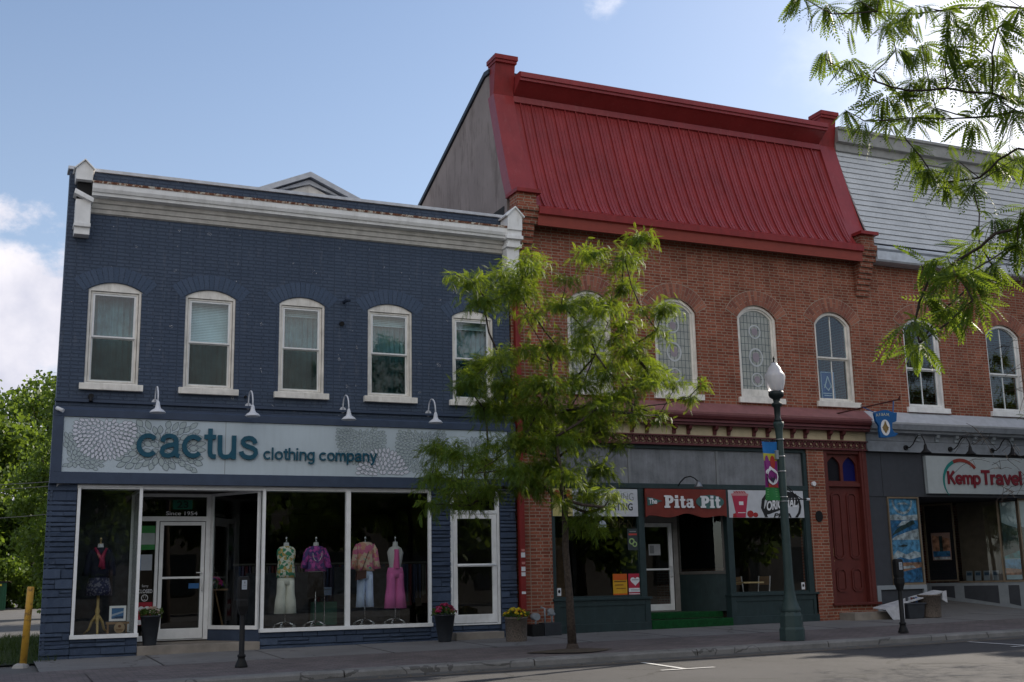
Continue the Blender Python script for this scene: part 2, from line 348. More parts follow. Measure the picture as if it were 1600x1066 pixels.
    def obj(s, name, mats, parent=None, smooth=False, bevel=0.):
        me = bpy.data.meshes.new(name)
        org = ORG.get(parent, Vector((0, 0, 0)))
        me.from_pydata([tuple(Vector(v)-org) for v in s.v], [], s.f)
        if not isinstance(mats, (list, tuple)): mats = [mats]
        for m in mats: me.materials.append(m)
        me.polygons.foreach_set('material_index', [min(k, len(mats)-1) for k in s.m])
        if smooth:
            me.polygons.foreach_set('use_smooth', [len(f) == 4 for f in s.f])
        me.update()
        o = bpy.data.objects.new(name, me); COL.objects.link(o)
        if parent is not None: o.parent = parent; ORG[o] = org
        else: ORG[o] = Vector((0, 0, 0))
        if bevel:
            bv = o.modifiers.new('bevel', 'BEVEL'); bv.width = bevel; bv.segments = 2; bv.limit_method = 'ANGLE'; bv.angle_limit = R_(50)
        return o
def base_origin(o, loc):
    """move a one-mesh thing's origin to its base"""
    v = Vector(loc); o.data.transform(Matrix.Translation(-v)); o.location = v; ORG[o] = v; return o
def one(mb, name, mats, label, cat, loc=None, group=None, **kw):
    o = mb.obj(name, mats, None, **kw); tag(o, label, cat, group)
    if loc: base_origin(o, loc)
    return o
def struct(mb, name, mats, kind='structure', **kw):
    return tag(mb.obj(name, mats, None, **kw), kind=kind)
FONT = None
def text(body, box, y, mat, parent, name='lettering', bold=0., ext=.004, fn=None, shear=0., space=1.):
    """lettering fitted into box (x0,x1,z0,z1) on the plane y, raised towards the street"""
    cu = bpy.data.curves.new('t', 'FONT'); cu.body = body; cu.extrude = ext; cu.offset = bold; cu.shear = shear; cu.space_character = space; cu.resolution_u = 4
    ob = bpy.data.objects.new('t', cu); COL.objects.link(ob)
    dg = bpy.context.evaluated_depsgraph_get(); me = bpy.data.meshes.new_from_object(ob.evaluated_get(dg))
    bpy.data.objects.remove(ob)
    n = len(me.vertices); co = np.empty(n*3); me.vertices.foreach_get('co', co); co = co.reshape(-1, 3)
    mn = co.min(0); mx = co.max(0)
    x0, x1, z0, z1 = box; org = ORG.get(parent, Vector((0, 0, 0)))
    X = x0+(co[:, 0]-mn[0])/(mx[0]-mn[0])*(x1-x0); Z = z0+(co[:, 1]-mn[1])/(mx[1]-mn[1])*(z1-z0); Y = y-(co[:, 2]-mn[2])
    P = np.stack([X, Y, Z], 1)
    if fn: P = np.array([fn(*q) for q in P])
    P -= np.array(org)
    me.vertices.foreach_set('co', P.ravel()); me.materials.clear(); me.materials.append(mat); me.update()
    o = bpy.data.objects.new(name, me); COL.objects.link(o); o.parent = parent; ORG[o] = org; return o
def ell(cx, cy, rx, ry, a0, a1, n=18): return [(cx+rx*math.cos(R_(a0+(a1-a0)*i/n)), cy+ry*math.sin(R_(a0+(a1-a0)*i/n))) for i in range(n+1)]
GROT = {  # heavy grotesque letters as centre lines; x-height 1, ascender 1.38
 'c': (.90, [ell(.47, .5, .36, .395, 42, 318)]), 'o': (.96, [ell(.47, .5, .355, .395, 0, 360, 24)]),
 'a': (.93, [[(.15, .66), (.19, .82), (.31, .90), (.46, .91), (.62, .87), (.70, .76), (.71, .6), (.71, .22), (.74, .12), (.85, .08)], [(.71, .60), (.58, .545), (.34, .50), (.18, .40), (.13, .25), (.21, .12), (.38, .085), (.56, .14), (.68, .28), (.71, .42)]]),
 't': (.54, [[(.27, 1.26), (.27, .9), (.27, .28), (.30, .15), (.38, .10), (.52, .095)], [(.02, .91), (.51, .91)]]),
 'u': (.92, [[(.14, 1), (.14, .4), (.17, .2), (.27, .105), (.42, .09), (.58, .14), (.70, .30), (.73, .42)], [(.73, 1), (.73, 0)]]),
 's': (.88, [[(.72, .68), (.67, .82), (.56, .90), (.43, .915), (.28, .885), (.19, .79), (.19, .69), (.27, .60), (.44, .54), (.62, .48), (.73, .40), (.75, .27), (.67, .14), (.52, .09), (.38, .09), (.24, .14), (.15, .24), (.12, .34)]]),
 'l': (.36, [[(.13, 1.38), (.13, 0)]]), 'i': (.36, [[(.13, 1), (.13, 0)], [(.13, 1.38), (.13, 1.19)]]),
 'h': (.88, [[(.13, 1.38), (.13, 0)], [(.13, .58), (.18, .76), (.30, .88), (.44, .91), (.60, .87), (.69, .76), (.71, .6), (.71, 0)]]),
 'n': (.88, [[(.13, 1), (.13, 0)], [(.13, .58), (.18, .76), (.30, .88), (.44, .91), (.60, .87), (.69, .76), (.71, .6), (.71, 0)]]),
 'm': (1.28, [[(.13, 1), (.13, 0)], [(.13, .6), (.2, .82), (.37, .91), (.54, .86), (.62, .72), (.62, 0)], [(.62, .6), (.69, .82), (.86, .91), (1.03, .86), (1.11, .72), (1.11, 0)]]),
 'g': (.92, [ell(.42, .5, .31, .4, 0, 360, 22), [(.74, 1), (.74, .0), (.72, -.18), (.62, -.29), (.44, -.32), (.27, -.29), (.17, -.17)]]),
 'p': (.94, [[(.13, 1), (.13, -.36)], ell(.48, .5, .32, .4, 0, 360, 22)]), 'y': (.80, [[(.07, 1), (.40, .06)], [(.73, 1), (.42, .08), (.33, -.17), (.25, -.29), (.08, -.30)]]),
 'e': (.92, [ell(.47, .5, .355, .395, 0, 316, 22), [(.14, .47), (.82, .47)]]), 'r': (.56, [[(.13, 1), (.13, 0)], [(.13, .54), (.19, .74), (.30, .86), (.52, .89)]]), 'v': (.80, [[(.06, 1), (.40, .05)], [(.74, 1), (.40, .05)]]),
 'K': (.98, [[(.15, 1.38), (.15, 0)], [(.86, 1.38), (.17, .52)], [(.40, .86), (.88, 0)]]), 'T': (.96, [[(.48, 1.28), (.48, 0)], [(.02, 1.28), (.94, 1.28)]]), ' ': (.42, [])}
def strokes(body, x0, x1, z0, xh, y, mat, parent, w, name='lettering', ext=.03):
    tot = sum(GROT[c][0] for c in body)-.08; sx = (x1-x0)/tot; mb = MB(); x = x0; q = 0
    for ch in body:
        adv, ls = GROT[ch]
        for l in ls:
            P = [Vector((x+a*sx, z0+b*xh)) for a, b in l]; n = len(P); closed = (P[0]-P[-1]).length < 1e-4; hw = w*.5*(xh+sx)*.5; L = []; Rr = []; q += 1; yy = y-.0006*(q % 7)
            for i, p in enumerate(P):
                a = P[i-1] if i > 0 else (P[-2] if closed else P[0]); b = P[i+1] if i < n-1 else (P[1] if closed else P[-1]); d = (b-a).normalized(); nn = Vector((-d.y, d.x))*hw; L.append(p+nn); Rr.append(p-nn)
            vs = [(v.x, yy, v.y) for v in L]+[(v.x, yy, v.y) for v in Rr]+[(v.x, yy+ext, v.y) for v in L]+[(v.x, yy+ext, v.y) for v in Rr]; fs = []
            for i in range(n-1): fs += [(i, n+i, n+i+1, i+1), (i, i+1, 2*n+i+1, 2*n+i), (n+i, 3*n+i, 3*n+i+1, n+i+1)]
            if not closed: fs += [(0, 2*n, 3*n, n), (n-1, 2*n-1, 4*n-1, 3*n-1)]
            mb.add(vs, fs)
        x += adv*sx
    return mb.obj(name, mat, parent)
def arch_loop(xc, hw, z0, zs, rise, n=14):
    if rise < 1e-3: return [(xc-hw, z0), (xc+hw, z0), (xc+hw, zs), (xc-hw, zs)]
    r = (hw*hw+rise*rise)/(2*rise); cz = zs+rise-r; a0 = math.asin(min(1, hw/r))
    return [(xc-hw, z0), (xc+hw, z0)]+[(xc+r*math.sin(a0-2*a0*i/n), cz+r*math.cos(a0-2*a0*i/n)) for i in range(n+1)]
def rect(x0, x1, z0, z1): return [(x0, z0), (x1, z0), (x1, z1), (x0, z1)]
def zg(x): return .0085*max(-6, min(34, x))      # the street climbs gently to the right

# ------------------------------------------------------------------ ground
def strip(name, x0, x1, y0, y1, z0, z1, mat, nx=40, kind='structure'):
    """sheet following the street's gentle slope: z offset z0 at y0 and z1 at y1"""
    mb = MB(); vs = []; fs = []
    for i in range(nx+1):
        x = x0+(x1-x0)*i/nx
        vs += [(x, y0, zg(x)+z0), (x, y1, zg(x)+z1)]
    for i in range(nx): fs.append((2*i, 2*i+2, 2*i+3, 2*i+1))
    mb.add(vs, fs); return struct(mb, name, mat, kind)
mb = MB(); vs = []; fs = []                                                # one sheet to the horizon
xs = [-900, -400, -150, -60, -30, -12, -6]+list(range(-2, 36, 4))+[34, 60, 150, 400, 900]; xs = sorted(set(xs)); ys = [-900, -300, -100, -40, -30, -5.6, -5.0, -.02, 14, 40, 120, 400, 900]
for x in xs:
    for y in ys: vs.append((x, y, zg(x)+(-.24 if y < -5.2 else -.155 if y < -4 else -.06)))
for i in range(len(xs)-1):
    for j in range(len(ys)-1):
        a = i*len(ys)+j; fs.append((a, a+len(ys), a+len(ys)+1, a+1))
mb.add(vs, fs); struct(mb, 'ground', lot)
strip('road', -60, 60, -18.2, -5.14, -.18, -.215, asphalt, 60)
strip('brick_paving', .5, 46, -5.02, -2.38, -.10, -.047, paver, 46)
strip('brick_paving', -9, .5, -6.6, -2.38, -.17, -.047, paver, 10)
strip('sidewalk', -.12, 46, -2.38, .02, -.045, .0, slab, 46)
strip('far_sidewalk', -60, 60, -26, -18.35, -.05, -.05, lot, 60)
# expansion joints of the slabs and kerb blocks
mb = MB(); jm = flat('joint_dirt', (.03, .028, .026))
for x in [1.75+1.95*i for i in range(16)]:
    z = zg(x); mb.hexa([(x-.012, -2.4, z-.06), (x+.012, -2.4, z-.06), (x+.012, 0, z-.02), (x-.012, 0, z-.02), (x-.012, -2.4, z-.043), (x+.012, -2.4, z-.043), (x+.012, 0, z+.002), (x-.012, 0, z+.002)])
struct(mb, 'sidewalk_joints', jm)
def kerb(name, x0, x1, y0, y1, ztop, zbot):
    mb = MB(); x = x0
    while x < x1-.1:
        L = min(random.uniform(2.7, 3.3), x1-x); a = zg(x); b = zg(x+L); e = .012; q = random.uniform(-.006, .006)
        pr = [(y0, zbot), (y0+.01, ztop-.03+q), (y0+.04, ztop+q), (y1, ztop+.004+q), (y1, zbot)]
        mb.add([(x+e, yy, zz+a) for yy, zz in pr]+[(x+L-e, yy, zz+b) for yy, zz in pr],
               [(0, 1, 2, 3, 4), (9, 8, 7, 6, 5)]+[(i, i+5, (i+1) % 5+5, (i+1) % 5) for i in range(5)])
        x += L
    return struct(mb, name, kerbm)
kerb('kerb', 1.05, 46, -5.24, -4.86, -.085, -.3)
kerb('far_kerb', -60, 60, -18.4, -18.15, -.05, -.3)
mb = MB(); mb.box(.62, 1.02, -5.24, -4.86, -.3, -.085).mat(1).box(.66, .98, -5.245, -5.1, -.2, -.11)
struct(mb, 'gutter_inlet', [black, black])
# dirt band along the gutter
strip('gutter_dirt', 1.1, 46, -5.62, -5.24, -.210, -.208, mat_ground('gutter_grit', (.10, .085, .07), 2.2, .5), 40)
def mark(x, nm):
    mb = MB(); z = zg(x)-.204
    mb.poly([(x+.08, -5.66, z), (x+.17, -5.66, z), (x-.03, -7.22, z+.003), (x-.12, -7.22, z+.003)])
    mb.poly([(x-.5, -7.32, z+.003), (x+.42, -7.32, z+.006), (x+.42, -7.23, z+.006), (x-.5, -7.23, z+.003)])
    struct(mb, 'parking_mark', linem)
mark(8.62, 0); mark(15.5, 0); mark(22.4, 0); mark(1.7, 0)
mb = MB()
for i in range(26):
    a = 2*math.pi*i/26; r = 1+.12*math.sin(3*a)+.06*math.sin(7*a); mb.v.append((8.28+.75*r*math.cos(a), -4.1+.42*r*math.sin(a), zg(8.3)-.072))
mb.v.append((8.28, -4.1, zg(8.3)-.02))
for i in range(26): mb.f.append((i, (i+1) % 26, 26)); mb.m.append(0)
struct(mb, 'tree_pit', earth)

# ------------------------------------------------------------------ BLUE SHOP
B = thing('blue_brick_building', 'two storey blue painted brick shop building with white cornice and sash windows', 'building', (4.5, 0, 0))
WX = [(.945, .478), (2.715, .478), (4.515, .462), (6.355, .478), (8.19, .47)]
mb = MB()
holes = [arch_loop(xc, hw, 4.90, 6.70, .145) for xc, hw in WX]
mb.prism([[(0, 3.07), (9.04, 3.07), (9.04, 8.98), (.03, 8.98)]]+[h[::-1] for h in holes], 0, .32)
mb.obj('wall', bluebrick, B)
mb = MB()   # body behind the front: side walls, back wall and roof deck (the left side slants inwards)
mb.hexa([(.02, .32, 0), (9.02, .32, 0), (9.02, 13, 0), (1.5, 13, 0), (.03, .32, 8.6), (9.02, .32, 8.6), (9.02, 13, 8.2), (1.5, 13, 8.2)]); mb.f = [f for f in mb.f if f != (0, 1, 5, 4)]; mb.m = mb.m[:5]
mb.obj('side_wall', bluebrick, B)
MB().box(-.01, 9.05, -.04, .36, 8.98, 9.045).obj('parapet_cap', capgrey, B, bevel=.006)
for xc, hw in WX:      # brick arches
    mb = MB()
    r = (hw*hw+.145**2)/(.29); cz = 6.845-r; a0 = math.asin(hw/r)+.12; n = 15
    for i in range(n):
        a = -a0+2*a0*(i+.06)/n; b = -a0+2*a0*(i+.94)/n; r0 = r+.012; r1 = r+.30
        mb.prism([(xc+r0*math.sin(a), cz+r0*math.cos(a)), (xc+r0*math.sin(b), cz+r0*math.cos(b)), (xc+r1*math.sin(b), cz+r1*math.cos(b)), (xc+r1*math.sin(a), cz+r1*math.cos(a))][::-1], -.006, .01)
    mb.obj('arch_bricks', bluev, B)
mb = MB()   # cornice
mb.extx([(0, 8.42), (-.15, 8.42), (-.27, 8.44), (-.28, 8.50), (-.31, 8.50), (-.34, 8.56), (-.345, 8.66), (-.30, 8.68), (0, 8.74)], .42, 8.89)
cor = mb.obj('cornice', white, B)
mb = MB(); mb.extx([(0, 8.15), (-.04, 8.17), (-.05, 8.24), (-.075, 8.25), (-.085, 8.33), (-.12, 8.35), (-.13, 8.418), (0, 8.418)], .42, 8.89); mb.obj('bed_moulding', plain('bed_moulding_grey', (.50, .48, .45), .6, var=.2), cor)
mb = MB(); mb.extx([(-.355, 8.655), (-.36, 8.70), (-.30, 8.715), (0, 8.775), (0, 8.745), (-.30, 8.685)], .42, 8.89); mb.obj('rusted_edge', rust, cor)
mb = MB()   # left bracket, its box open and the lower cap hanging loose
mb.prism([(.12, 8.69), (.41, 8.69), (.42, 8.9), (.265, 9.06), (.11, 8.9)], -.36, .0).prism([(.09, 8.885), (.265, 9.065), (.265, 9.095), (.07, 8.90)], -.4, 0.).prism([(.265, 9.065), (.44, 8.885), (.45, 8.91), (.265, 9.095)], -.4, 0.)
mb.box(.14, .41, -.28, 0, 7.86, 8.33).box(.125, .42, -.31, 0, 7.80, 7.87).box(.14, .41, -.26, 0, 7.66, 7.80)
mb.hexa([(.10, -.36, 8.42), (.44, -.36, 8.27), (.44, -.02, 8.27), (.10, -.02, 8.42), (.12, -.36, 8.51), (.455, -.36, 8.35), (.455, -.02, 8.35), (.12, -.02, 8.51)])
mb.mat(1).box(.15, .40, -.22, -.02, 8.33, 8.69)
mb.obj('cornice_bracket', [white, black], B, bevel=.005)
mb = MB()
mb.prism([(8.88, 8.62), (9.22, 8.62), (9.22, 8.93), (9.05, 9.12), (8.88, 8.93)], -.40, 0).prism([(8.84, 8.90), (9.05, 9.11), (9.05, 9.15), (8.82, 8.93)], -.44, 0.).prism([(9.05, 9.11), (9.26, 8.90), (9.27, 8.93), (9.05, 9.15)], -.44, 0.)
mb.box(8.88, 9.22, -.36, 0, 8.50, 8.62).box(8.85, 9.24, -.40, 0, 8.42, 8.50).box(8.90, 9.20, -.32, 0, 8.32, 8.42).box(8.87, 9.22, -.35, 0, 8.24, 8.32).box(8.90, 9.19, -.27, 0, 7.5, 8.24).box(8.88, 9.21, -.3, 0, 7.42, 7.5)
mb.obj('cornice_bracket', white, B, bevel=.005)
def sash(xc, hw, z0, z1, zm, y, fr, parent, glassm, t=.05, muntin=False, rise=0.):
    """double hung sashes: upper one forward"""
    mb = MB()
    o = arch_loop(xc, hw, zm, z1, rise); i = arch_loop(xc, hw-t, zm+t*.8, z1-(t if rise < 1e-3 else .0), rise*.95 if rise else 0)
    mb.prism([o, i[::-1]], y, y+.04)
    mb.prism([rect(xc-hw, xc+hw, z0, zm+.02), rect(xc-hw+t, xc+hw-t, z0+t, zm-t*.6)[::-1]], y+.045, y+.085)
    if muntin: mb.box(xc-.012, xc+.012, y+.005, y+.035, zm+t, z1+rise-.03).box(xc-.012, xc+.012, y+.05, y+.08, z0+t, zm-t)
    s = mb.obj('sash', fr, parent)
    g = MB(); g.prism(i, y+.018, y+.022); g.box(xc-hw+t-.01, xc+hw-t+.01, y+.062, y+.066, z0+t-.01, zm); g.obj('pane', glassm, parent); return s
def winback(xc, hw, z0, z1, y, parent, kind, zm):
    mb = MB()
    mb.box(xc-hw-.1, xc+hw+.1, y+1.2, y+1.22, z0-.2, z1+.3).obj('room', dark_int, parent)
    if isinstance(kind, float):
        m2 = MB(); n = max(4, int(26*kind)); zl = z1-.02-(z1-zm-.06)*kind
        for i in range(n):
            za = zl+(z1-.02-zl)*i/n; zb = zl+(z1-.02-zl)*(i+.9)/n
            m2.poly([(xc-hw+.03, y+.12, za), (xc+hw-.03, y+.12, za), (xc+hw-.03, y+.135, zb), (xc-hw+.03, y+.135, zb)])
        m2.obj('blind', blind, parent)
    if kind == 'curtain' or isinstance(kind, float):
        m3 = MB(); n = 40; z_t = z1; vs = []
        for i in range(n+1):
            x = xc-hw+.02+(2*hw-.04)*i/n; yy = y+.2+.025*math.sin(i*1.3)+.012*math.sin(i*.47); vs += [(x, yy, z0), (x, yy, z_t)]
        m3.add(vs, [(2*i, 2*i+2, 2*i+3, 2*i+1) for i in range(n)]); m3.obj('curtain', curtain, parent)
for k, (xc, hw) in enumerate(WX):
    mb = MB()
    mb.prism([arch_loop(xc, hw-.004, 4.90, 6.70, .143), rect(xc-hw+.045, xc+hw-.045, 4.94, 6.675)[::-1]], .03, .16)
    mb.prism([rect(xc-hw+.045, xc+hw-.045, 4.94, 6.675), rect(xc-hw+.056, xc+hw-.056, 4.951, 6.664)[::-1]], .12, .15).prism([rect(xc-hw+.056, xc+hw-.056, 4.951, 6.664), rect(xc-hw+.09, xc+hw-.09, 4.975, 6.635)[::-1]], .06, .15)
    w = mb.obj('window', cream, B)
    MB().box(xc-hw-.085, xc+hw+.085, -.09, .1, 4.785, 4.905).obj('sill', cream, w, bevel=.008)
    sash(xc, hw-.09, 4.975, 6.635, 5.80, .075, alu, w, wglass, .036)
    winback(xc, hw, 4.9, 6.7, .16, w, ['curtain', 1., .22, .30, .24][k], 5.80)
    MB().box(xc-hw+.12, xc+hw-.12, .112, .116, 5.0, 5.78).obj('insect_screen', mat_glass('screen%d' % k, (.60, .64, .63), 1.25) if k == 0 else bpy.data.materials['screen0'], w)
def ledge(x0, x1, z0, z1, y=0., dep=.14, seed=0):
    """rough split-stone courses"""
    rn = random.Random(seed); mb = MB(); mb.box(x0+.005, x1-.005, y+.03, y+dep, z0, z1); z = z0
    while z < z1-.02:
        h = min(rn.choice([.07, .09, .11, .14, .18]), z1-z)
        if z1-(z+h) < .04: h = z1-z
        x = x0
        while x < x1-.01:
            L = min(rn.uniform(.18, .62), x1-x)
            if x1-(x+L) < .1: L = x1-x
            sub = 2 if (h > .12 and rn.random() < .45) else 1
            for q in range(sub):
                za = z+h*q/sub; zb = z+h*(q+1)/sub; g = .004; d = rn.uniform(-.012, .02)
                nx = max(2, int(L/.09)); vs = []; fs = []
                for j in range(nx+1):
                    xx = x+g+(L-2*g)*j/nx; jit = rn.uniform(-.012, .012)
                    vs += [(xx, y+d+.016, za+g), (xx, y+d-.012+jit, za+g+.012), (xx, y+d-.012+jit+rn.uniform(-.008, .008), zb-g-.012), (xx, y+d+.016, zb-g)]
                for j in range(nx):
                    for r in range(3): a = 4*j+r; fs.append((a, a+4, a+5, a+1))
                fs.append((0, 1, 2, 3)); fs.append((4*nx+3, 4*nx+2, 4*nx+1, 4*nx)); mb.add(vs, fs)
            x += L
        z += h
    return mb.obj('stone_facing', bluestone, B)
ledge(-.04, .455, -.03, 3.07, seed=1); ledge(.455, 1.60, -.02, .345, seed=2); ledge(3.80, 7.20, -.0, .35, seed=3); ledge(7.20, 7.64, .02, 3.07, seed=4); ledge(8.74, 9.10, .03, 3.07, seed=5); ledge(7.64, 8.74, .05, .33, y=.05, seed=6)
# side return of the stone on the left corner
mb = MB(); mb.prism([(0., 0), (.04, 0), (1.55, 12.99), (1.5, 12.99)], 0, 3.05, fn=lambda a, b, d: (a, b, d)); mb.obj('side_wall', bluebrick, B)
# sign band framing
mb = MB()
mb.extx([(0, 4.27), (-.13, 4.27), (-.13, 4.40), (-.10, 4.43), (-.10, 4.45), (0, 4.47)], -.03, 9.07)
mb.extx([(0, 3.06), (-.13, 3.06), (-.13, 3.27), (0, 3.27)], -.03, 9.07)
mb.box(-.03, .155, -.13, 0, 3.27, 4.27).box(8.90, 9.07, -.13, 0, 3.27, 4.27)
mb.box(-.02, 9.06, -.05, 0, 4.55, 4.60)
mb.obj('sign_surround', bluepaint, B, bevel=.006)
MB().box(.1, 9.0, .0, .3, 2.98, 3.075).obj('soffit', alu, B)
# display windows
def shopwin(x0, x1, z0, z1, posts, parent, fr, y=-.02, t=.055, gm=None, nm='shop_window'):
    mb = MB(); mb.box(x0-.01, x1+.01, y-.05, y+.09, z0-.05, z0+.02).box(x0, x1, y, y+.08, z1-.045, z1)
    for p in posts: mb.box(p-t/2, p+t/2, y-.01, y+.085, z0+.02, z1-.045)
    w = mb.obj(nm, fr, parent, bevel=.004)
    MB().box(x0+.02, x1-.02, y+.04, y+.045, z0+.02, z1-.04).obj('pane', gm or glass, w); return w
shopwin(.455, 1.60, .385, 3.05, [.49, 1.565], B, alu)
w = shopwin(3.80, 7.22, .385, 3.05, [3.835, 5.49, 7.19], B, alu)
MB().box(5.445, 5.535, -.04, .07, .405, 3.005).obj('mullion', alu, w, bevel=.004)
# left case: its side pane along the entrance
mb = MB(); mb.box(1.54, 1.60, .07, 1.3, .30, .40).box(1.54, 1.60, .07, 1.3, 2.95, 3.05).box(1.54, 1.60, 1.24, 1.3, .40, 2.95)
s1 = mb.obj('side_window', alu, B); MB().box(1.565, 1.57, .09, 1.25, .4, 2.95).obj('pane', glass, s1)
# splayed side pane right of the entrance
def splay(p0, p1, z0, z1, name, fr, parent, th=.05):
    d = Vector((p1[0]-p0[0], p1[1]-p0[1], 0)); L = d.length; d.normalize(); n = Vector((d.y, -d.x, 0))*th*.5
    def bar(a, b, za, zb, w=1.):
        A = Vector((p0[0], p0[1], 0))+d*a; Bv = Vector((p0[0], p0[1], 0))+d*b; m = n*w
        q = [A+m, Bv+m, Bv-m, A-m]; return [(*v.xy, za) for v in q]+[(*v.xy, zb) for v in q]
    mb = MB(); mb.hexa(bar(0, L, z0-.05, z0+.02)).hexa(bar(0, L, z1-.05, z1)).hexa(bar(0, .05, z0+.02, z1-.05)).hexa(bar(L-.05, L, z0+.02, z1-.05))
    o = mb.obj(name, fr, parent); MB().hexa(bar(.03, L-.03, z0+.02, z1-.04, .1)).obj('pane', glass, o); return o
splay((3.08, 1.3), (3.78, .10), .44, 3.0, 'side_window', alu, B)
mb = MB(); mb.hexa([(3.06, 1.32, .17), (3.80, .08, .17), (3.86, .14, .17), (3.12, 1.36, .17), (3.06, 1.32, .40), (3.80, .08, .40), (3.86, .14, .40), (3.12, 1.36, .40)])
mb.obj('side_bulkhead', bluepaint, B)
# recessed entrance door with sidelight and transom
y = 1.3
mb = MB()
mb.prism([rect(1.60, 3.06, .20, 3.05), rect(1.68, 2.98, 2.56, 2.94)[::-1], rect(1.68, 2.02, .30, 2.47)[::-1], rect(2.08, 2.97, .215, 2.47)[::-1]], y, y+.08)
dr = mb.obj('entrance_frame', alu, B, bevel=.004)
MB().box(1.68, 2.98, y+.04, y+.045, 2.56, 2.94).box(1.68, 2.02, y+.04, y+.045, .3, 2.47).obj('pane', glass, dr)
mb = MB(); mb.prism([rect(2.095, 2.955, .225, 2.455), rect(2.165, 2.885, .42, 1.36)[::-1], rect(2.165, 2.885, 1.40, 2.385)[::-1]], y-.02, y+.03)
dd = mb.obj('door', alu, B, bevel=.004)
MB().box(2.16, 2.89, y+.005, y+.01, .41, 2.39).obj('pane', glass, dd)
mb = MB(); mb.tube([(2.92, y-.02, 1.12), (2.92, y-.09, 1.14), (2.92, y-.1, 1.3), (2.92, y-.09, 1.46), (2.92, y-.02, 1.48)], .013); mb.tube([(2.80, y-.06, 1.47), (2.92, y-.06, 1.47)], .01); mb.obj('handle', alu, dd, smooth=True)
MB().box(2.32, 2.70, y+.03, y+.036, 2.70, 2.88).obj('number_plate', flat('plate_green', (.012, .13, .09)), dr)
text('23', (2.40, 2.62, 2.725, 2.86), y+.028, flat('plate_dark', (.01, .035, .03)), dr, bold=.02)
text('Since 1954', (2.20, 2.80, 2.585, 2.66), y+.03, whiteink, dr, bold=.008)
# right glass door with transom
y = .02
mb = MB(); mb.prism([rect(7.645, 8.735, .33, 3.05), rect(7.72, 8.66, 2.63, 2.99)[::-1], rect(7.70, 8.68, .36, 2.56)[::-1]], y, y+.09)
dr = mb.obj('entrance_frame', alu, B, bevel=.004)
mb = MB(); mb.prism([rect(7.71, 8.67, .37, 2.55), rect(7.80, 8.57, .54, 1.49)[::-1], rect(7.80, 8.57, 1.55, 2.46)[::-1]], y+.01, y+.06); dd = mb.obj('door', white, B, bevel=.004)
MB().box(7.79, 8.58, y+.035, y+.04, .53, 2.47).obj('pane', glass, dd); MB().box(7.71, 8.67, y+.035, y+.04, 2.62, 3.0).obj('pane', glass, dr)
mb = MB(); mb.tube([(7.80, y, 1.52), (7.80, y-.05, 1.52), (8.62, y-.05, 1.52), (8.62, y, 1.52)], .018); mb.obj('handle', alu, dd, smooth=True)
# entrance floor and steps
MB().box(1.60, 3.80, -.05, 1.4, -.02, .175).obj('entrance_step', stepc, B, bevel=.01)
MB().box(7.62, 8.66, -.32, .03, .0, .20).obj('door_step', stepc, B, bevel=.012)
# dark rooms behind the glass
def room(x0, x1, y0, y1, z0, z1, parent, wallm=dark_int, floorm=int_floor, nm='interior'):
    mb = MB(); mb.poly([(x0, y1, z0), (x0, y1, z1), (x1, y1, z1), (x1, y1, z0)]).poly([(x0, y0, z0), (x0, y0, z1), (x0, y1, z1), (x0, y1, z0)]).poly([(x1, y0, z0), (x1, y1, z0), (x1, y1, z1), (x1, y0, z1)])
    mb.poly([(x0, y0, z1), (x1, y0, z1), (x1, y1, z1), (x0, y1, z1)]).mat(1).poly([(x0, y0, z0), (x0, y1, z0), (x1, y1, z0), (x1, y0, z0)]); return mb.obj(nm, [wallm, floorm], parent)
room(.35, 8.9, .33, 8, .172, 3.0, B)
dwm = plain('display_wood', (.09, .07, .055), .6)
MB().box(.46, 1.55, .08, 1.28, .30, .385).obj('display_floor', dwm, B); MB().box(3.80, 7.20, .08, 1.45, .30, .385).obj('display_floor', dwm, B)
dbm = plain('display_board', (.035, .04, .05), .8, var=.5)
for q in ((.30, 1.55, 1.28, 1.32, .385, 3.0), (3.9, 5.2, 1.9, 1.94, .385, 1.45), (5.75, 7.2, 1.9, 1.94, .385, 1.55)): MB().box(*q).obj('display_back', dbm, B)
# shelves and rails of clothes at the back of the shop
mb = MB(); rn = random.Random(5)
for x in np.arange(3.9, 8.6, .07): mb.mat(rn.randrange(4)).box(x, x+.045, 2.6+rn.uniform(0, .1), 3.1, rn.uniform(.7, .95), 1.6)
mb.mat(3).box(3.8, 8.7, 2.8, 2.84, 1.62, 1.66)
mb.obj('clothes_rail', [flat('c1', (.06, .05, .10)), flat('c2', (.13, .03, .04)), flat('c3', (.03, .05, .11)), flat('c4', (.10, .10, .09))], B)
# conduit stub and dome fixtures on the wall
mb = MB(); mb.tube([(5.37, 0, 6.81), (5.36, -.3, 6.83)], .035, 8); mb.tube([(5.34, -.3, 6.88), (5.38, -.3, 6.76)], .05, 8); mb.obj('vent_pipe', bluepaint, B, smooth=True)
mb = MB(); mb.tube([(.60, 0, 4.66), (.60, -.09, 4.66)], .05); mb.tube([(.6, -.07, 4.64), (.6, -.1, 4.56)], .035); mb.obj('junction_box', black, B); MB().tube([(3.42, 0, 4.78), (3.42, -.06, 4.78)], .025).obj('junction_box', black, B); MB().tube([(5.32, 0, 6.36), (5.32, -.06, 6.35)], .05).obj('junction_box', black, B)
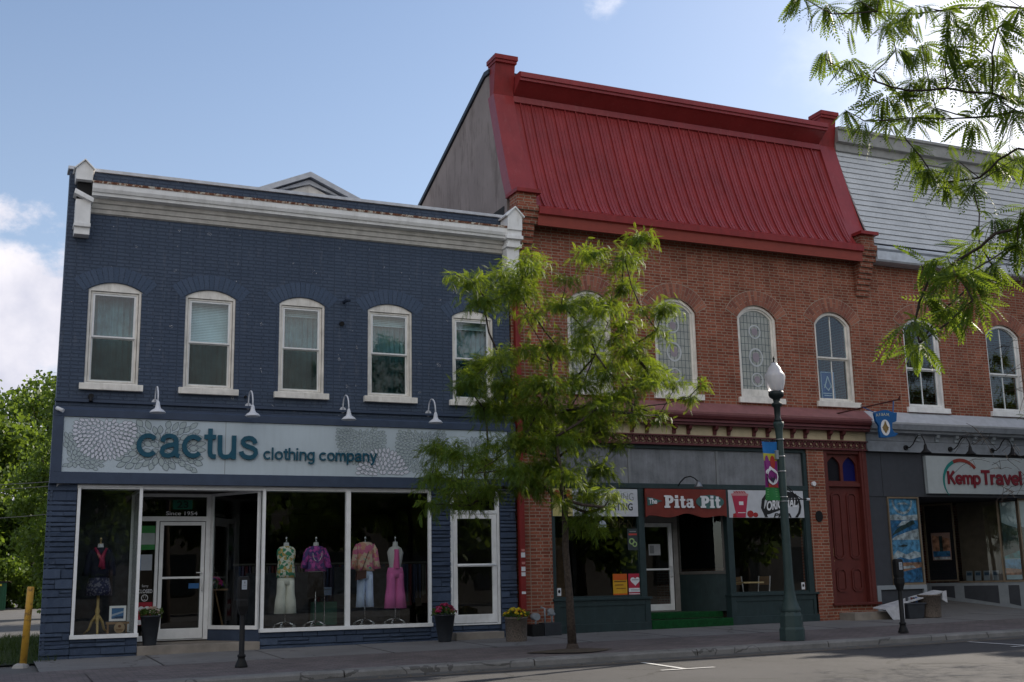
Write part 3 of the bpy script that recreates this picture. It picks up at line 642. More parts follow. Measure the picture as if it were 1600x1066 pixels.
# gabled house roof showing over the parapet
mb = MB()
mb.prism([(4.85, 11.02), (6.14, 11.66), (7.45, 11.02), (7.45, 10.4), (4.85, 10.4)], 6, 6.3)
g = thing('gabled_roof_house', 'pale grey gable peak with triangular vent showing over the blue shop parapet', 'building', (6.1, 6, 8))
mb = MB(); mb.prism([(4.95, 8.1), (7.35, 8.1), (7.35, 11.0), (6.14, 11.58), (4.95, 11.0)], 6.25, 9.5); mb.obj('wall', capgrey, g)
mb = MB(); mb.prism([(4.4, 10.80), (6.14, 11.56), (6.14, 11.70), (4.3, 10.90)], 5.95, 9.6).prism([(6.14, 11.56), (7.9, 10.80), (8.0, 10.90), (6.14, 11.70)], 5.95, 9.6); mb.prism([(5.0, 11.02), (6.14, 11.53), (7.3, 11.02), (6.14, 11.40)], 6.08, 6.2)
mb.obj('roof', capgrey, g); mb = MB(); mb.prism([(5.62, 11.17), (6.66, 11.17), (6.14, 11.40)], 6.15, 6.245); mb.obj('gable_vent', cream, g)

# ------------------------------------------------------------------ cactus sign
SG = thing('shop_sign', 'long pale blue shop fascia sign with teal lettering and outlined flowers', 'sign', (4.5, -.1, 3.27))
mb = MB(); mb.box(.158, 8.897, -.10, -.03, 3.272, 4.268); pn = mb.obj('panel', signpanel, SG)
for x in (3.05, 5.95): MB().box(x-.004, x+.004, -.1025, -.099, 3.272, 4.268).obj('panel_joint', greyink, SG)
def inpanel(pts): return all(.165 < a < 8.89 and 3.28 < b < 4.26 for a, b in pts)
def flower(cx, cz, R, rings, fill, y, seed, lw=.007, y_out=None, nm='flower'):
    rn = random.Random(seed); mb = MB(); cnt = 0
    for k in range(rings):
        r0 = R*(.03+.97*k/rings); L = R/rings*1.55; n = max(6, int(2*math.pi*(r0+L*.45)/(L*.62)))
        off = rn.random()*6.28
        for i in range(n):
            a = off+2*math.pi*(i+rn.uniform(-.12, .12))/n; w = L*.30*rn.uniform(.85, 1.12); l = L*rn.uniform(.85, 1.1)
            ca, sa = math.cos(a), math.sin(a); prof = [(0, 0), (.25, .75), (.55, 1.), (.82, .6), (1, 0), (.82, -.6), (.55, -1.), (.25, -.75)]
            def P(s, t): return (cx+(r0+l*s)*ca-w*t*sa, cz+(r0+l*s)*sa+w*t*ca)
            o = [P(s, t) for s, t in prof]
            if not inpanel(o): continue
            q = [P(.5+(s-.5)*.86, t*.80) for s, t in prof]
            cnt += 1; yy = y-.0015-.000012*cnt
            mb.mat(0).add([(a_, yy-.0012, b_) for a_, b_ in o]+[(a_, yy-.0012, b_) for a_, b_ in q], [(j, (j+1) % 8, (j+1) % 8+8, j+8)[::-1] for j in range(8)])
            if fill: mb.mat(1).poly([(a_, yy-.0004, b_) for a_, b_ in q][::-1])
    return mb.obj(nm, [outline, fill or outline], SG)
flower(.87, 4.04, .53, 7, petalw, -.1035, 3, .007)
flower(1.85, 3.72, .76, 6, petalg, -.1018, 4)
flower(.36, 3.46, .5, 6, petalg, -.1016, 5)
flower(5.72, 4.02, .50, 7, petalg, -.1018, 6)
flower(6.16, 3.30, .52, 6, petalw, -.1035, 7)
flower(7.0, 3.92, .55, 7, petalg, -.1016, 8); flower(8.2, 3.5, .6, 6, petalg, -.1018, 9)
strokes('cactus', 1.42, 3.645, 3.555, .452, -.150, teal, SG, .19)
strokes('clothing company', 3.765, 6.02, 3.565, .170, -.140, teal, SG, .185)

# gooseneck sign lamps, white
def gooseneck(x, z, label, group, mat, name='wall_lamp', yb=0., reach=.42, up_=.30, r=.145, drop=.30, tilt=0., first=[None]):
    t = thing(name, label, 'wall lamp', (x, yb, z), group)
    mb = MB(); mb.tube([(x, yb, z), (x, yb-.03, z)], .062, 14); mb.obj('mount', mat, t, smooth=True)
    mb = MB(); pts = []
    for i in range(13):
        a = math.pi*(i/12); pts.append((x, yb-.03-reach*(.5-.5*math.cos(a)), z+up_*math.sin(a)**.8 - drop*.25*(i/12)))
    mb.tube(pts, .014, 8); mb.obj('arm', mat, t, smooth=True)
    e = pts[-1]; mb = MB(); mb.lathe([(.02, .04), (.035, .0), (.045, -.06), (.06, -.10), (r*.75, -.13), (r, -.17), (r, -.18), (r*.9, -.175), (.03, -.10)], e, 18); mb.obj('shade', mat, t, smooth=True)
    return t
whitelamp = plain('white_enamel', (.62, .64, .70), .35, var=.05)
for x, lb in ((1.74, 'leftmost'), (3.48, 'second from left'), (5.36, 'third from left'), (7.17, 'rightmost, half behind the tree')):
    gooseneck(x, 4.60, 'white gooseneck lamp above the pale blue shop sign, '+lb, 'white gooseneck lamps over the sign', whitelamp)
mb = MB(); mb.tube([(.04, -.13, 4.37), (.04, -.17, 4.40)], .02); mb.tube([(.02, -.16, 4.41), (.13, -.24, 4.35)], .035, 10)
one(mb, 'security_camera', whiteink, 'small white security camera on the corner above the pale blue sign', 'camera', (.04, -.13, 4.37), smooth=True)

# ------------------------------------------------------------------ RED BRICK BUILDING
RB = thing('red_brick_building', 'two storey red brick building with red metal mansard roof and maroon shopfront cornice', 'building', (13.8, 0, 0))
RX = [(11.0, .555), (13.23, .565), (15.50, .56), (17.745, .56)]
ZS, RI = 7.20, .32
mb = MB(); holes = [arch_loop(xc, hw, 5.28, ZS, RI) for xc, hw in RX]
mb.prism([rect(9.08, 18.62, 4.75, 9.15)]+[h[::-1] for h in holes], 0, .35)
mb.obj('wall', redbrick, RB)
MB().box(9.28, 9.92, -.02, .4, .03, 4.2).obj('brick_pier', redbrick, RB); MB().box(16.665, 17.16, -.02, .4, .10, 4.2).obj('brick_pier', redbrick, RB)
def arches(lst, zs, rise, parent, th=.345, ext=.17):
    mb = MB()
    for xc, hw in lst:
        r = (hw*hw+rise**2)/(2*rise); cz = zs+rise-r; a0 = math.asin(hw/r)+.0
        for ring in range(2):
            n = 21 if ring == 0 else 21
            for i in range(n):
                a = -a0+2*a0*(i+.07)/n; b = -a0+2*a0*(i+.93)/n
                if i % 2: s0, s1 = ((0, .66) if ring == 0 else (.68, 1.))
                else: s0, s1 = ((0, .33) if ring == 0 else (.35, 1.))
                q0 = r+.012+th*s0; q1 = r+.012+th*s1-.008
                mb.prism([(xc+q0*math.sin(a), cz+q0*math.cos(a)), (xc+q1*math.sin(a), cz+q1*math.cos(a)), (xc+q1*math.sin(b), cz+q1*math.cos(b)), (xc+q0*math.sin(b), cz+q0*math.cos(b))], -.012, .01)
    return mb.obj('arch_bricks', vous, parent)
def arch_mortar(lst, zs, rise, parent, mat, th=.365):
    mb = MB()
    for xc, hw in lst:
        r = (hw*hw+rise**2)/(2*rise); cz = zs+rise-r; a0 = math.asin(hw/r)+.015; n = 18
        o = [(xc+(r+th)*math.sin(-a0+2*a0*i/n), cz+(r+th)*math.cos(-a0+2*a0*i/n)) for i in range(n+1)]
        i_ = [(xc+(r+.002)*math.sin(a0-2*a0*i/n), cz+(r+.002)*math.cos(a0-2*a0*i/n)) for i in range(n+1)]
        mb.prism([(o+i_)[::-1]], -.006, .005)
    mb.obj('arch_mortar', mat, parent)
mortar = plain('mortar', (.33, .26, .21), .95, var=.2, scale=8)
for q in RX: arches([q], ZS, RI, RB); arch_mortar([q], ZS, RI, RB, mortar)
leaded = plain('leaded_glass', (.42, .41, .36), .35, var=.22, scale=3)
clearg = mat_glass('protective_glass', (.95, .96, .96), 1.35); leadline = flat('lead', (.08, .10, .11)); roundel = flat('roundel_rim', (.60, .59, .60)); roundelc = flat('roundel_centre', (.34, .26, .29))
def redwin(xc, hw, kind, parent=RB, fr=cream, z0=5.28, zs=ZS, rise=RI, sillc=cream):
    mb = MB(); mb.prism([arch_loop(xc, hw-.003, z0, zs, rise-.003), arch_loop(xc, hw-.07, z0+.06, zs-.0, rise-.065)[::-1]], .05, .17)
    w = mb.obj('window', fr, parent)
    MB().box(xc-hw-.09, xc+hw+.09, -.07, .1, z0-.13, z0+.0).obj('sill', sillc, w, bevel=.008)
    h2 = hw-.07
    if kind == 'leaded':
        mb = MB(); mb.prism([arch_loop(xc, h2+.001, z0+.05, zs, rise-.06), arch_loop(xc, h2-.05, z0+.22, zs, rise-.11)[::-1]], .09, .14); mb.obj('sash', fr, w)
        MB().prism([arch_loop(xc, h2-.04, z0+.2, zs, rise-.1)], .125, .135).obj('leaded_panel', leaded, w)
        mb = MB(); t = .011
        for q in range(-4, 5):
            x = xc+q*.098
            top = zs+(rise-.12)*(1-(abs(x-xc)/(h2-.04))**2); mb.box(x-t/2, x+t/2, .121, .126, z0+.22, top-.02)
        for z in np.arange(z0+.3, zs+.1, .17): mb.box(xc-h2+.05, xc+h2-.05, .1215, .1255, z-t/2, z+t/2)
        mb.obj('lead_grid', leadline, w)
        mb = MB()
        for k, zc in enumerate((z0+.46, z0+1.0, z0+1.62)):
            rx, rz = (.17, .17) if k != 1 else (.2, .23); n = 20
            o = [(xc+rx*math.cos(2*math.pi*i/n), zc+rz*math.sin(2*math.pi*i/n)) for i in range(n)]; i_ = [(xc+rx*.82*math.cos(2*math.pi*i/n), zc+rz*.82*math.sin(2*math.pi*i/n)) for i in range(n)]
            mb.mat(0).prism([o, i_[::-1]], .116, .124); mb.mat(1).prism([[(xc+rx*.5*math.cos(2*math.pi*i/8), zc+rz*.55*math.sin(2*math.pi*i/8)) for i in range(8)]], .117, .124)
        mb.obj('roundels', [roundel, roundelc], w)
        MB().prism([arch_loop(xc, h2-.03, z0+.2, zs, rise-.09)], .100, .104).obj('pane', clearg, w)
    else:
        sash(xc, h2, z0+.06, zs, z0+1.09 if kind == 'sash' else z0+1.0, .10, fr, w, wglass, .05, True, rise-.065)
        MB().box(xc-hw-.2, xc+hw+.2, 1.4, 1.42, z0-.3, zs+.6).obj('room', dark_int, w)
    return w
for (xc, hw), k in zip(RX, ('leaded', 'leaded', 'leaded', 'sash')): redwin(xc, hw, k)
# blue lodge poster standing in the sash window
P = thing('window_poster', 'blue poster with white compasses emblem standing in the arched sash window', 'poster', (17.66, .24, 5.35))
pblue = flat('poster_blue', (.012, .06, .22))
MB().box(17.45, 17.87, .235, .245, 5.38, 6.07).mat(0).obj('sheet', pblue, P)
mb = MB(); mb.prism([rect(17.465, 17.855, 5.395, 6.055), rect(17.475, 17.845, 5.405, 6.045)[::-1]], .230, .234)
for a, b, c, d in ((17.66, 5.95, 17.55, 5.66), (17.66, 5.95, 17.77, 5.66), (17.54, 5.74, 17.66, 5.60), (17.78, 5.74, 17.66, 5.60)): mb.tube([(a, .23, b), (c, .23, d)], .012, 5)
mb.box(17.5, 17.82, .230, .234, 5.52, 5.535).box(17.53, 17.79, .230, .234, 5.47, 5.485); mb.obj('emblem', whiteink, P)
# corbelled brick brackets under the eave with stone caps
for x0, x1, gx in ((9.12, 9.62, 0), (18.52, 18.98, 0)):
    mb = MB(); zz = 8.0
    for i in range(9):
        d = .06+.045*i; mb.box(x0, x1 if i > 5 else x1-.06, -d, .05, zz+.069*2*i, zz+.069*2*(i+1)-.006)
    mb.box(x0+.01, x1-.03, -.36, .05, zz+1.24, 9.50)
    c = mb.obj('corbel', redbrick, RB)
    MB().box(x0-.04, x1+.05, -.46, .16, 9.50, 9.58).obj('corbel_cap', reddark, c)
mb = MB(); mb.extx([(-.36, 8.80), (-.38, 9.02), (-.42, 9.04), (-.44, 9.16), (-.3, 9.24), (0, 9.3), (.1, 9.2), (.1, 8.90), (0, 8.90)], 9.62, 18.53)
mb.obj('eave_fascia', eavered, RB)
mb = MB(); mb.extx([(-.39, 9.035), (-.455, 9.045), (-.46, 9.19), (-.30, 9.275), (-.30, 9.245), (-.44, 9.165)], 9.621, 18.529); mb.obj('gutter', reddark, RB)
# the concave metal mansard
def mans(t):  # t 0 bottom..1 top
    return (-.30+1.17*(t**.80), 9.26+2.90*t)
NT = 14
mb = MB(); vs = []
for i in range(NT+1):
    y_, z_ = mans(i/NT); vs += [(9.62, y_, z_), (18.45, y_, z_)]
mb.add(vs, [(2*i, 2*i+1, 2*i+3, 2*i+2) for i in range(NT)]); rf = mb.obj('mansard_roof', redmetal, RB)
mb = MB(); x = 9.80
while x < 18.42:
    jx = random.uniform(-.008, .008); x += jx
    for dx, hh, ww in ((0, .045, .011), (.10, .012, .008), (.19, .012, .008)):
        vs = []
        for i in range(NT+1):
            y_, z_ = mans(i/NT); n = (-.93, .36)
            for a, b in ((-ww, 0), (-ww, hh), (ww, hh), (ww, 0)): vs.append((x+dx+a, y_+n[0]*b, z_+n[1]*b))
        if x+dx < 18.42: mb.add(vs, [(4*i+j, 4*i+j+1, 4*i+j+5, 4*i+j+4) for i in range(NT) for j in range(3)])
    x += .288-jx
mb.obj('seams', redmetal, rf)
mb = MB(); mb.extx([(.84, 12.12), (.80, 12.13), (.80, 12.27), (.86, 12.29), (.95, 12.29), (.95, 12.12)], 9.62, 18.45)
mb.extx([(.86, 12.292), (.50, 12.53), (.44, 12.53), (.44, 12.60), (.40, 12.60), (.40, 12.72), (.46, 12.75), (1.1, 12.75), (1.1, 12.292)], 9.64, 18.44)
mb.obj('roof_cornice', redmetal, RB)
for x0 in (9.13, 18.44):
    x1 = x0+.50; mb = MB()
    # sloping coping along the party wall
    pf = [(-.02+.0, 9.56), (.10, 9.56), (1.08, 12.26), (.80, 12.28)]
    NN = 8; vs = []
    for i in range(NN+1):
        t = i/NN; yy = -.10+.93*(t**.88); z_ = 9.56+2.71*t
        vs += [(x0, yy, z_), (x1, yy, z_), (x1, yy+.35, z_), (x0, yy+.35, z_)]
    mb.add(vs, [(4*i+j, 4*i+(j+1) % 4, 4*i+(j+1) % 4+4, 4*i+j+4) for i in range(NN) for j in range(4)])
    cp = mb.obj('party_wall_coping', redmetal, RB)
    mb = MB(); mb.hexa([(x0, .83, 12.27), (x1, .83, 12.27), (x1, 1.06, 12.27), (x0, 1.06, 12.27), (x0, .68, 13.06), (x1, .68, 13.06), (x1, 1.06, 13.06), (x0, 1.06, 13.06)])
    mb.box(x0-.04, x1+.04, .60, 1.14, 13.06, 13.17).box(x0-.02, x1+.02, .63, 1.10, 12.99, 13.06)
    mb.obj('parapet_block', reddark, RB, bevel=.006)
# gable wall and low back roof
mb = MB(); G = [(.22, 8.5), (.22, 9.56), (1.02, 12.27), (1.05, 12.82), (1.3, 12.85), (9.6, 9.62), (9.6, 8.0)]
mb.prism([G], 9.14, 9.40, fn=lambda a, b, d: (d, a, b)); mb.obj('gable_wall', stucco, RB)
mb = MB(); mb.prism([[(1.02, 12.84), (1.3, 12.86), (9.7, 9.62), (9.7, 9.72), (1.3, 12.98), (1.02, 12.95)]], 9.09, 18.9, fn=lambda a, b, d: (d, a, b)); mb.obj('back_roof', plain('dark_flashing', (.03, .035, .045), .5), RB)
MB().box(9.13, 18.6, 9.3, 9.6, 0, 9.6).obj('rear_wall', redbrick, RB)
for q in ((9.13, 18.6, .36, 9.3, 9.2, 9.4), (9.13, 18.6, .36, 9.3, 4.3, 4.5)): MB().box(*q).obj('floor_slab', dark_int, RB)
for q in ((9.14, 9.3, .42, 9.3, 0, 9.2), (18.45, 18.62, .42, 9.3, 0, 9.2)): MB().box(*q).obj('side_wall', redbrick, RB)
# string course cornice, brackets, frieze and fretwork
X0, X1 = 9.93, 18.50
mb = MB(); mb.mat(1).extx([(0, 5.10), (0, 4.80), (-.30, 4.80), (-.31, 4.85)], X0-.25, X1)
mb.mat(0).extx([(0, 4.56), (-.22, 4.56), (-.22, 4.61), (-.27, 4.62), (-.25, 4.68), (-.30, 4.70), (-.33, 4.76), (-.33, 4.80), (0, 4.80)], X0-.25, X1)
mb.obj('shopfront_cornice', [maroon, maroonlt], RB)
MB().box(X0-.05, X1-.02, -.05, .1, 4.335, 4.56).obj('frieze', creamy, RB)
x = 10.85; k = 0
while x < 18.3:
    mb = MB(); mb.prism([(-.20, 4.555), (-.05, 4.555), (-.05, 4.36), (-.08, 4.36), (-.10, 4.44), (-.17, 4.48)], x-.04, x+.04, fn=lambda a, b, d: (d, a, b)); mb.obj('bracket', maroon, RB)
    x += .38 if k % 2 == 0 else .70; k += 1
mb = MB(); mb.box(X0-.05, X1-.02, -.10, .1, 4.305, 4.335).box(X0-.05, X1-.02, -.08, .1, 4.105, 4.13).mat(1).box(X0-.05, X1-.02, -.03, .1, 4.13, 4.305).mat(0)
x = X0; 
while x < X1-.1:
    n = 10; c = (x+.07, 4.235); o = [(c[0]+.062*math.cos(2*math.pi*i/n), c[1]+.062*math.sin(2*math.pi*i/n)) for i in range(n)]; i_ = [(c[0]+.040*math.cos(2*math.pi*i/n), c[1]+.040*math.sin(2*math.pi*i/n)) for i in range(n)]
    mb.prism([o, i_[::-1]], -.07, -.03); mb.box(x+.145, x+.165, -.07, -.03, 4.13, 4.305); mb.prism([(x-.01, 4.13), (x+.15, 4.13), (x+.12, 4.17), (x+.07, 4.14), (x+.02, 4.17)], -.065, -.03)
    x += .17
mb.obj('fretwork', [maroon, creamy], RB)
# red rainwater pipe with stickers
mb = MB(); mb.box(9.13, 9.255, -.12, -.01, .25, 8.6); pr = mb.obj('rainwater_pipe', plain('pipe_red', (.20, .018, .016), .45, var=.15), RB, bevel=.01)
mb = MB()
for z, h, k in ((1.66, .10, 0), (1.52, .05, 1), (1.38, .09, 0), (1.28, .08, 0), (.92, .05, 0), (1.78, .05, 1)): mb.mat(k).box(9.15+.01*k, 9.24-.005*k, -.124, -.120, z, z+h)
mb.obj('stickers', [whiteink, flat('sticker_pink', (.5, .2, .18))], pr)
# shopfront: transom, posts, bulkheads
SF = darkgreen
mb = MB(); mb.box(9.92, 16.665, .02, .16, 4.02, 4.11).box(9.92, 16.665, -.01, .14, 3.13, 3.24)
for a, b in ((9.92, 10.00), (12.04, 12.19), (14.335, 14.49), (16.52, 16.665)): mb.box(a, b, .0, .16, .75, 3.13)
for a, b in ((9.92, 10.04), (16.57, 16.665)): mb.box(a, b, .0, .16, 3.24, 4.02)
mb.obj('shopfront_frame', SF, RB, bevel=.006)
mb = MB(); mb.box(10.0, 16.6, .08, .10, 3.24, 4.02)
for x in (11.9, 14.2): mb.mat(1).box(x-.03, x+.03, .06, .08, 3.24, 4.02)
mb.mat(0); mb.obj('transom_panel', [shopgrey, greyink], RB)
for a, b in ((9.92, 12.25), (14.33, 16.72)):
    zb = zg(a)-.02; mb = MB(); mb.box(a, b, .0, .2, zb, .76).box(a-.02, b+.02, -.06, .2, .75, .80).box(a, b, -.035, .0, zb, zb+.20)
    mb.box(a+.0, a+.13, -.02, .0, zb+.2, .75).box(b-.13, b, -.02, 0, zb+.2, .75).box(a+.13, b-.13, -.02, 0, .63, .75)
    mb.obj('bulkhead', SF, RB, bevel=.005)
for a, b in ((10.0, 12.04), (14.49, 16.52)):
    w = MB().prism([rect(a, b, .80, 3.13), rect(a+.02, b-.02, .84, 3.09)[::-1]], .03, .09).obj('shop_window', SF, RB); MB().box(a, b, .055, .06, .84, 3.09).obj('pane', glass, w)
# recess, green carpet steps, door
mb = MB(); mb.box(12.25, 14.33, -.06, .32, .06, .29).box(12.25, 14.33, .32, 1.5, .06, .43).obj('carpeted_step', carpet, RB, bevel=.02)
mb = MB(); mb.box(12.19, 12.25, .16, 1.15, .43, 3.13).obj('recess_wall', SF, RB)
mb = MB(); mb.box(12.2, 14.4, .1, 1.2, 3.05, 3.12).obj('recess_ceiling', SF, RB)
y = 1.12
mb = MB(); mb.prism([rect(12.25, 13.74, .43, 3.06), rect(12.50, 13.58, .45, 2.44)[::-1]], y, y+.09); dr = mb.obj('door_frame', plain('beige_frame', (.22, .21, .20), .5), RB)
mb = MB(); mb.prism([rect(12.51, 13.56, .46, 2.43), rect(12.60, 13.46, .60, 1.36)[::-1], rect(12.60, 13.46, 1.40, 2.34)[::-1]], y+.01, y+.055); dd = mb.obj('door', alu, RB); MB().box(12.59, 13.47, y+.03, y+.035, .59, 2.35).obj('pane', glass, dd)
mb = MB(); mb.tube([(13.5, y, 1.2), (13.5, y-.06, 1.22), (13.5, y-.06, 1.42), (13.5, y, 1.44)], .012); mb.obj('handle', alu, dd)
mb = MB(); mb.hexa([(13.70, 1.14, .43), (14.36, .18, .43), (14.40, .22, .43), (13.76, 1.18, .43), (13.70, 1.14, 1.25), (14.36, .18, 1.25), (14.40, .22, 1.25), (13.76, 1.18, 1.25)]); mb.obj('recess_bulkhead', SF, RB)
splay((13.72, 1.14), (14.36, .18), 1.30, 3.05, 'side_window', plain('beige_frame2', (.10, .095, .09), .5), RB)
mb = MB(); mb.prism([(16.9+.10*math.cos(2*math.pi*i/14), 2.53+.13*math.sin(2*math.pi*i/14)) for i in range(14)], -.05, -.02); mb.obj('wall_plaque', black, RB)
mb = MB(); mb.tube([(16.80, -.02, 3.29), (16.80, -.07, 3.29)], .055, 14); mb.obj('alarm_bell', whiteink, RB)
# interior
room(9.9, 16.7, .2, 7, .3, 3.12, RB)
MB().box(10.1, 11.4, 2.2, 2.6, .8, 2.15).box(10.2, 11.2, 2.15, 2.2, 1.1, 1.6).obj('menu_counter', int_wood, RB)
mb = MB(); mb.box(16.0, 16.1, 2.5, 6, .35, 1.4).obj('brick_partition', redbrick, RB)
# gothic arched transom door
mb = MB(); mb.box(17.16, 17.26, -.02, .3, .52, 4.12).box(18.24, 18.44, -.03, .3, .52, 4.12).box(17.26, 18.24, .0, .3, 4.02, 4.12).box(17.26, 18.24, .02, .3, 3.24, 3.33).box(17.12, 18.52, -.09, .3, .47, .53)
mb.box(18.30, 18.34, -.045, -.03, .53, 4.1)
fr = mb.obj('door_frame', brownred, RB, bevel=.006)
def gothic(xc, hw, z0, z1, n=8):
    pts = [(xc-hw, z0), (xc+hw, z0), (xc+hw, z0+.35)]
    for i in range(1, n+1): t = i/n; pts.append((xc+hw*math.cos(t*math.pi/2)**.8, z0+.35+(z1-z0-.35)*t))
    for i in range(1, n): t = 1-i/n; pts.append((xc-hw*math.cos(t*math.pi/2)**.8, z0+.35+(z1-z0-.35)*t))
    pts.append((xc-hw, z0+.35)); return pts
mb = MB(); mb.prism([rect(17.26, 18.24, 3.33, 4.02), gothic(17.51, .20, 3.38, 3.96)[::-1], gothic(17.99, .20, 3.38, 3.96)[::-1]], .08, .13); mb.obj('tracery', brownred, fr)
mb = MB(); mb.box(17.27, 17.75, .14, .145, 3.34, 4.01).mat(1).box(17.75, 18.23, .14, .145, 3.34, 4.01); mb.obj('pane', [plain('dark_glass', (.01, .01, .015), .5, spec=.15), plain('blue_glass', (.006, .008, .09), .5, spec=.15)], fr)
mb = MB(); mb.box(17.26, 18.24, .10, .16, .53, 3.24)
dd = mb.obj('door', brownred, RB)
def octo(xc, zc, w, h, c=.07): return [(xc-w+c, zc-h), (xc+w-c, zc-h), (xc+w, zc-h+c), (xc+w, zc+h-c), (xc+w-c, zc+h), (xc-w+c, zc+h), (xc-w, zc+h-c), (xc-w, zc-h+c)]
mb = MB()
for xc, zc, w, h in ((17.52, 2.32, .15, .78), (17.98, 2.32, .15, .78), (17.52, 1.05, .15, .27), (17.98, 1.05, .15, .27)):
    mb.prism([octo(xc, zc, w, h), octo(xc, zc, w-.035, h-.035, .055)[::-1]], .07, .10); mb.prism([octo(xc, zc, w-.06, h-.06, .04)], .085, .10)
mb.obj('panel_moulding', brownred, dd)
mb = MB(); mb.tube([(17.32, .10, 1.50), (17.32, .06, 1.50)], .02); mb.tube([(17.32, .07, 1.8), (17.32, .07, 1.62)], .012); mb.obj('handle', plain('brass', (.4, .3, .15), .3, metal=.8), dd)
MB().box(17.14, 18.50, .0, .3, .1, .47).obj('threshold', redbrick, RB)
MB().box(17.30, 18.66, -.55, .0, .05, .31).obj('door_step', stepc, RB, bevel=.012)

# Pita Pit sign board (scalloped bottom)
PS = thing('shop_sign', 'red wooden shop sign with scalloped lower edge and grey green oval', 'sign', (13.25, -.03, 2.5))
pts = [(12.20, 3.12), (12.20, 2.50)]
for i in range(1, 30):
    x = 12.2+2.10*i/30; u = i/30; pts.append((x, 2.525+.055*math.cos((u-.5)*4*math.pi)*(.6+.4*math.cos((u-.5)*2*math.pi))))
pts += [(14.30, 2.50), (14.30, 3.12)]
mb = MB(); mb.prism([pts], -.07, -.02); mb.obj('board', plain('sign_red', (.17, .026, .017), .55, var=.2, scale=4), PS, bevel=.004)
ov = flat('oval_green', (.05, .12, .115))
mb = MB(); mb.prism([(13.86+.37*math.cos(2*math.pi*i/32), 2.84+.155*math.sin(2*math.pi*i/32)) for i in range(32)], -.085, -.07); mb.obj('oval', ov, PS); mb = MB(); mb.prism([(12.24, 2.93), (12.24, 2.75), (12.36, 2.76), (12.54, 2.83), (12.62, 2.85), (12.54, 2.87), (12.36, 2.92)], -.082, -.07); mb.obj('pointed_tab', ov, PS)
text('The', (12.265, 12.475, 2.785, 2.90), -.088, whiteink, PS, bold=.03, ext=.004)
def slab_word(x, z, s, letters, parent):
    """heavy slab-serif lettering built from bars"""
    mb = MB(); y0, y1 = -.102, -.086
    for ch in letters:
        if ch == 'P':
            mb.box(x, x+.52*s, y0, y1, z, z+.16*s).box(x+.10*s, x+.42*s, y0, y1, z+.16*s, z+.86*s).box(x, x+.42*s, y0, y1, z+.86*s, z+s)
            o = [(x+.42*s, z+.36*s)]+[(x+.50*s+.36*s*math.sin(a), z+.68*s-.32*s*math.cos(a)) for a in np.linspace(0, math.pi, 10)]+[(x+.42*s, z+s)]
            i_ = [(x+.42*s+.001, z+.56*s)]+[(x+.46*s+.12*s*math.sin(a), z+.68*s-.12*s*math.cos(a)) for a in np.linspace(0, math.pi, 7)]+[(x+.42*s+.001, z+.80*s)]
            mb.prism([o[::1]+i_[::-1]], y0, y1); x += .92*s
        if ch == 'i':
            mb.box(x, x+.46*s, y0, y1, z, z+.15*s).box(x+.08*s, x+.38*s, y0, y1, z+.15*s, z+.58*s).box(x, x+.38*s, y0, y1, z+.58*s, z+.72*s).box(x+.09*s, x+.37*s, y0, y1, z+.80*s, z+1.02*s); x += .54*s
        if ch == 't':
            mb.box(x+.10*s, x+.36*s, y0, y1, z+.10*s, z+.56*s).box(x, x+.50*s, y0, y1, z+.56*s, z+.72*s).box(x+.10*s, x+.36*s, y0, y1, z+.72*s, z+.95*s).prism([(x+.10*s, z+.10*s), (x+.18*s, z-.01*s), (x+.44*s, z), (x+.54*s, z+.10*s), (x+.52*s, z+.20*s), (x+.36*s, z+.17*s), (x+.30*s, z+.10*s)], y0-.001, y1); x += .60*s
        if ch == 'a':
            mb.box(x+.38*s, x+.64*s, y0, y1, z+.05*s, z+.60*s).box(x+.08*s, x+.60*s, y0, y1, z+.60*s, z+.73*s).box(x+.55*s, x+.74*s, y0+.001, y1, z, z+.14*s)
            c = (x+.27*s, z+.23*s); o = [(c[0]+.27*s*math.cos(a), c[1]+.23*s*math.sin(a)) for a in np.linspace(0, 6.0, 16)]; i_ = [(c[0]+.09*s*math.cos(a), c[1]+.08*s*math.sin(a)) for a in np.linspace(0, 6.0, 16)]
            mb.prism([o, i_[::-1]], y0+.002, y1); mb.box(x+.04*s, x+.22*s, y0, y1, z+.52*s, z+.66*s); x += .80*s
    return mb.obj('lettering', whiteink, parent)
slab_word(12.66, 2.70, .275, 'Pita', PS); slab_word(13.60, 2.705, .265, 'Pit', PS)
gl = thing('sign_lamp', 'small dark gooseneck lamp bent over the red scalloped shop sign', 'wall lamp', (13.2, .0, 3.2))
mb = MB(); mb.tube([(13.10, .0, 3.20), (13.08, -.12, 3.27), (13.12, -.26, 3.36), (13.2, -.36, 3.38), (13.27, -.42, 3.33), (13.32, -.46, 3.26)], .014); mb.obj('arm', black, gl, smooth=True)
mb = MB(); mb.lathe([(.03, .05), (.05, .0), (.09, -.06), (.10, -.10), (.04, -.09)], (13.33, -.46, 3.22), 14); mb.obj('shade', plain('steel', (.2, .21, .23), .3, metal=.6), gl, smooth=True)

def board(name, label, cat, x0, x1, z0, z1, y, mat, th=.006, group=None):
    t = thing(name, label, cat, ((x0+x1)/2, y, z0), group); MB().box(x0, x1, y, y+th, z0, z1).obj('sheet', mat, t); return t
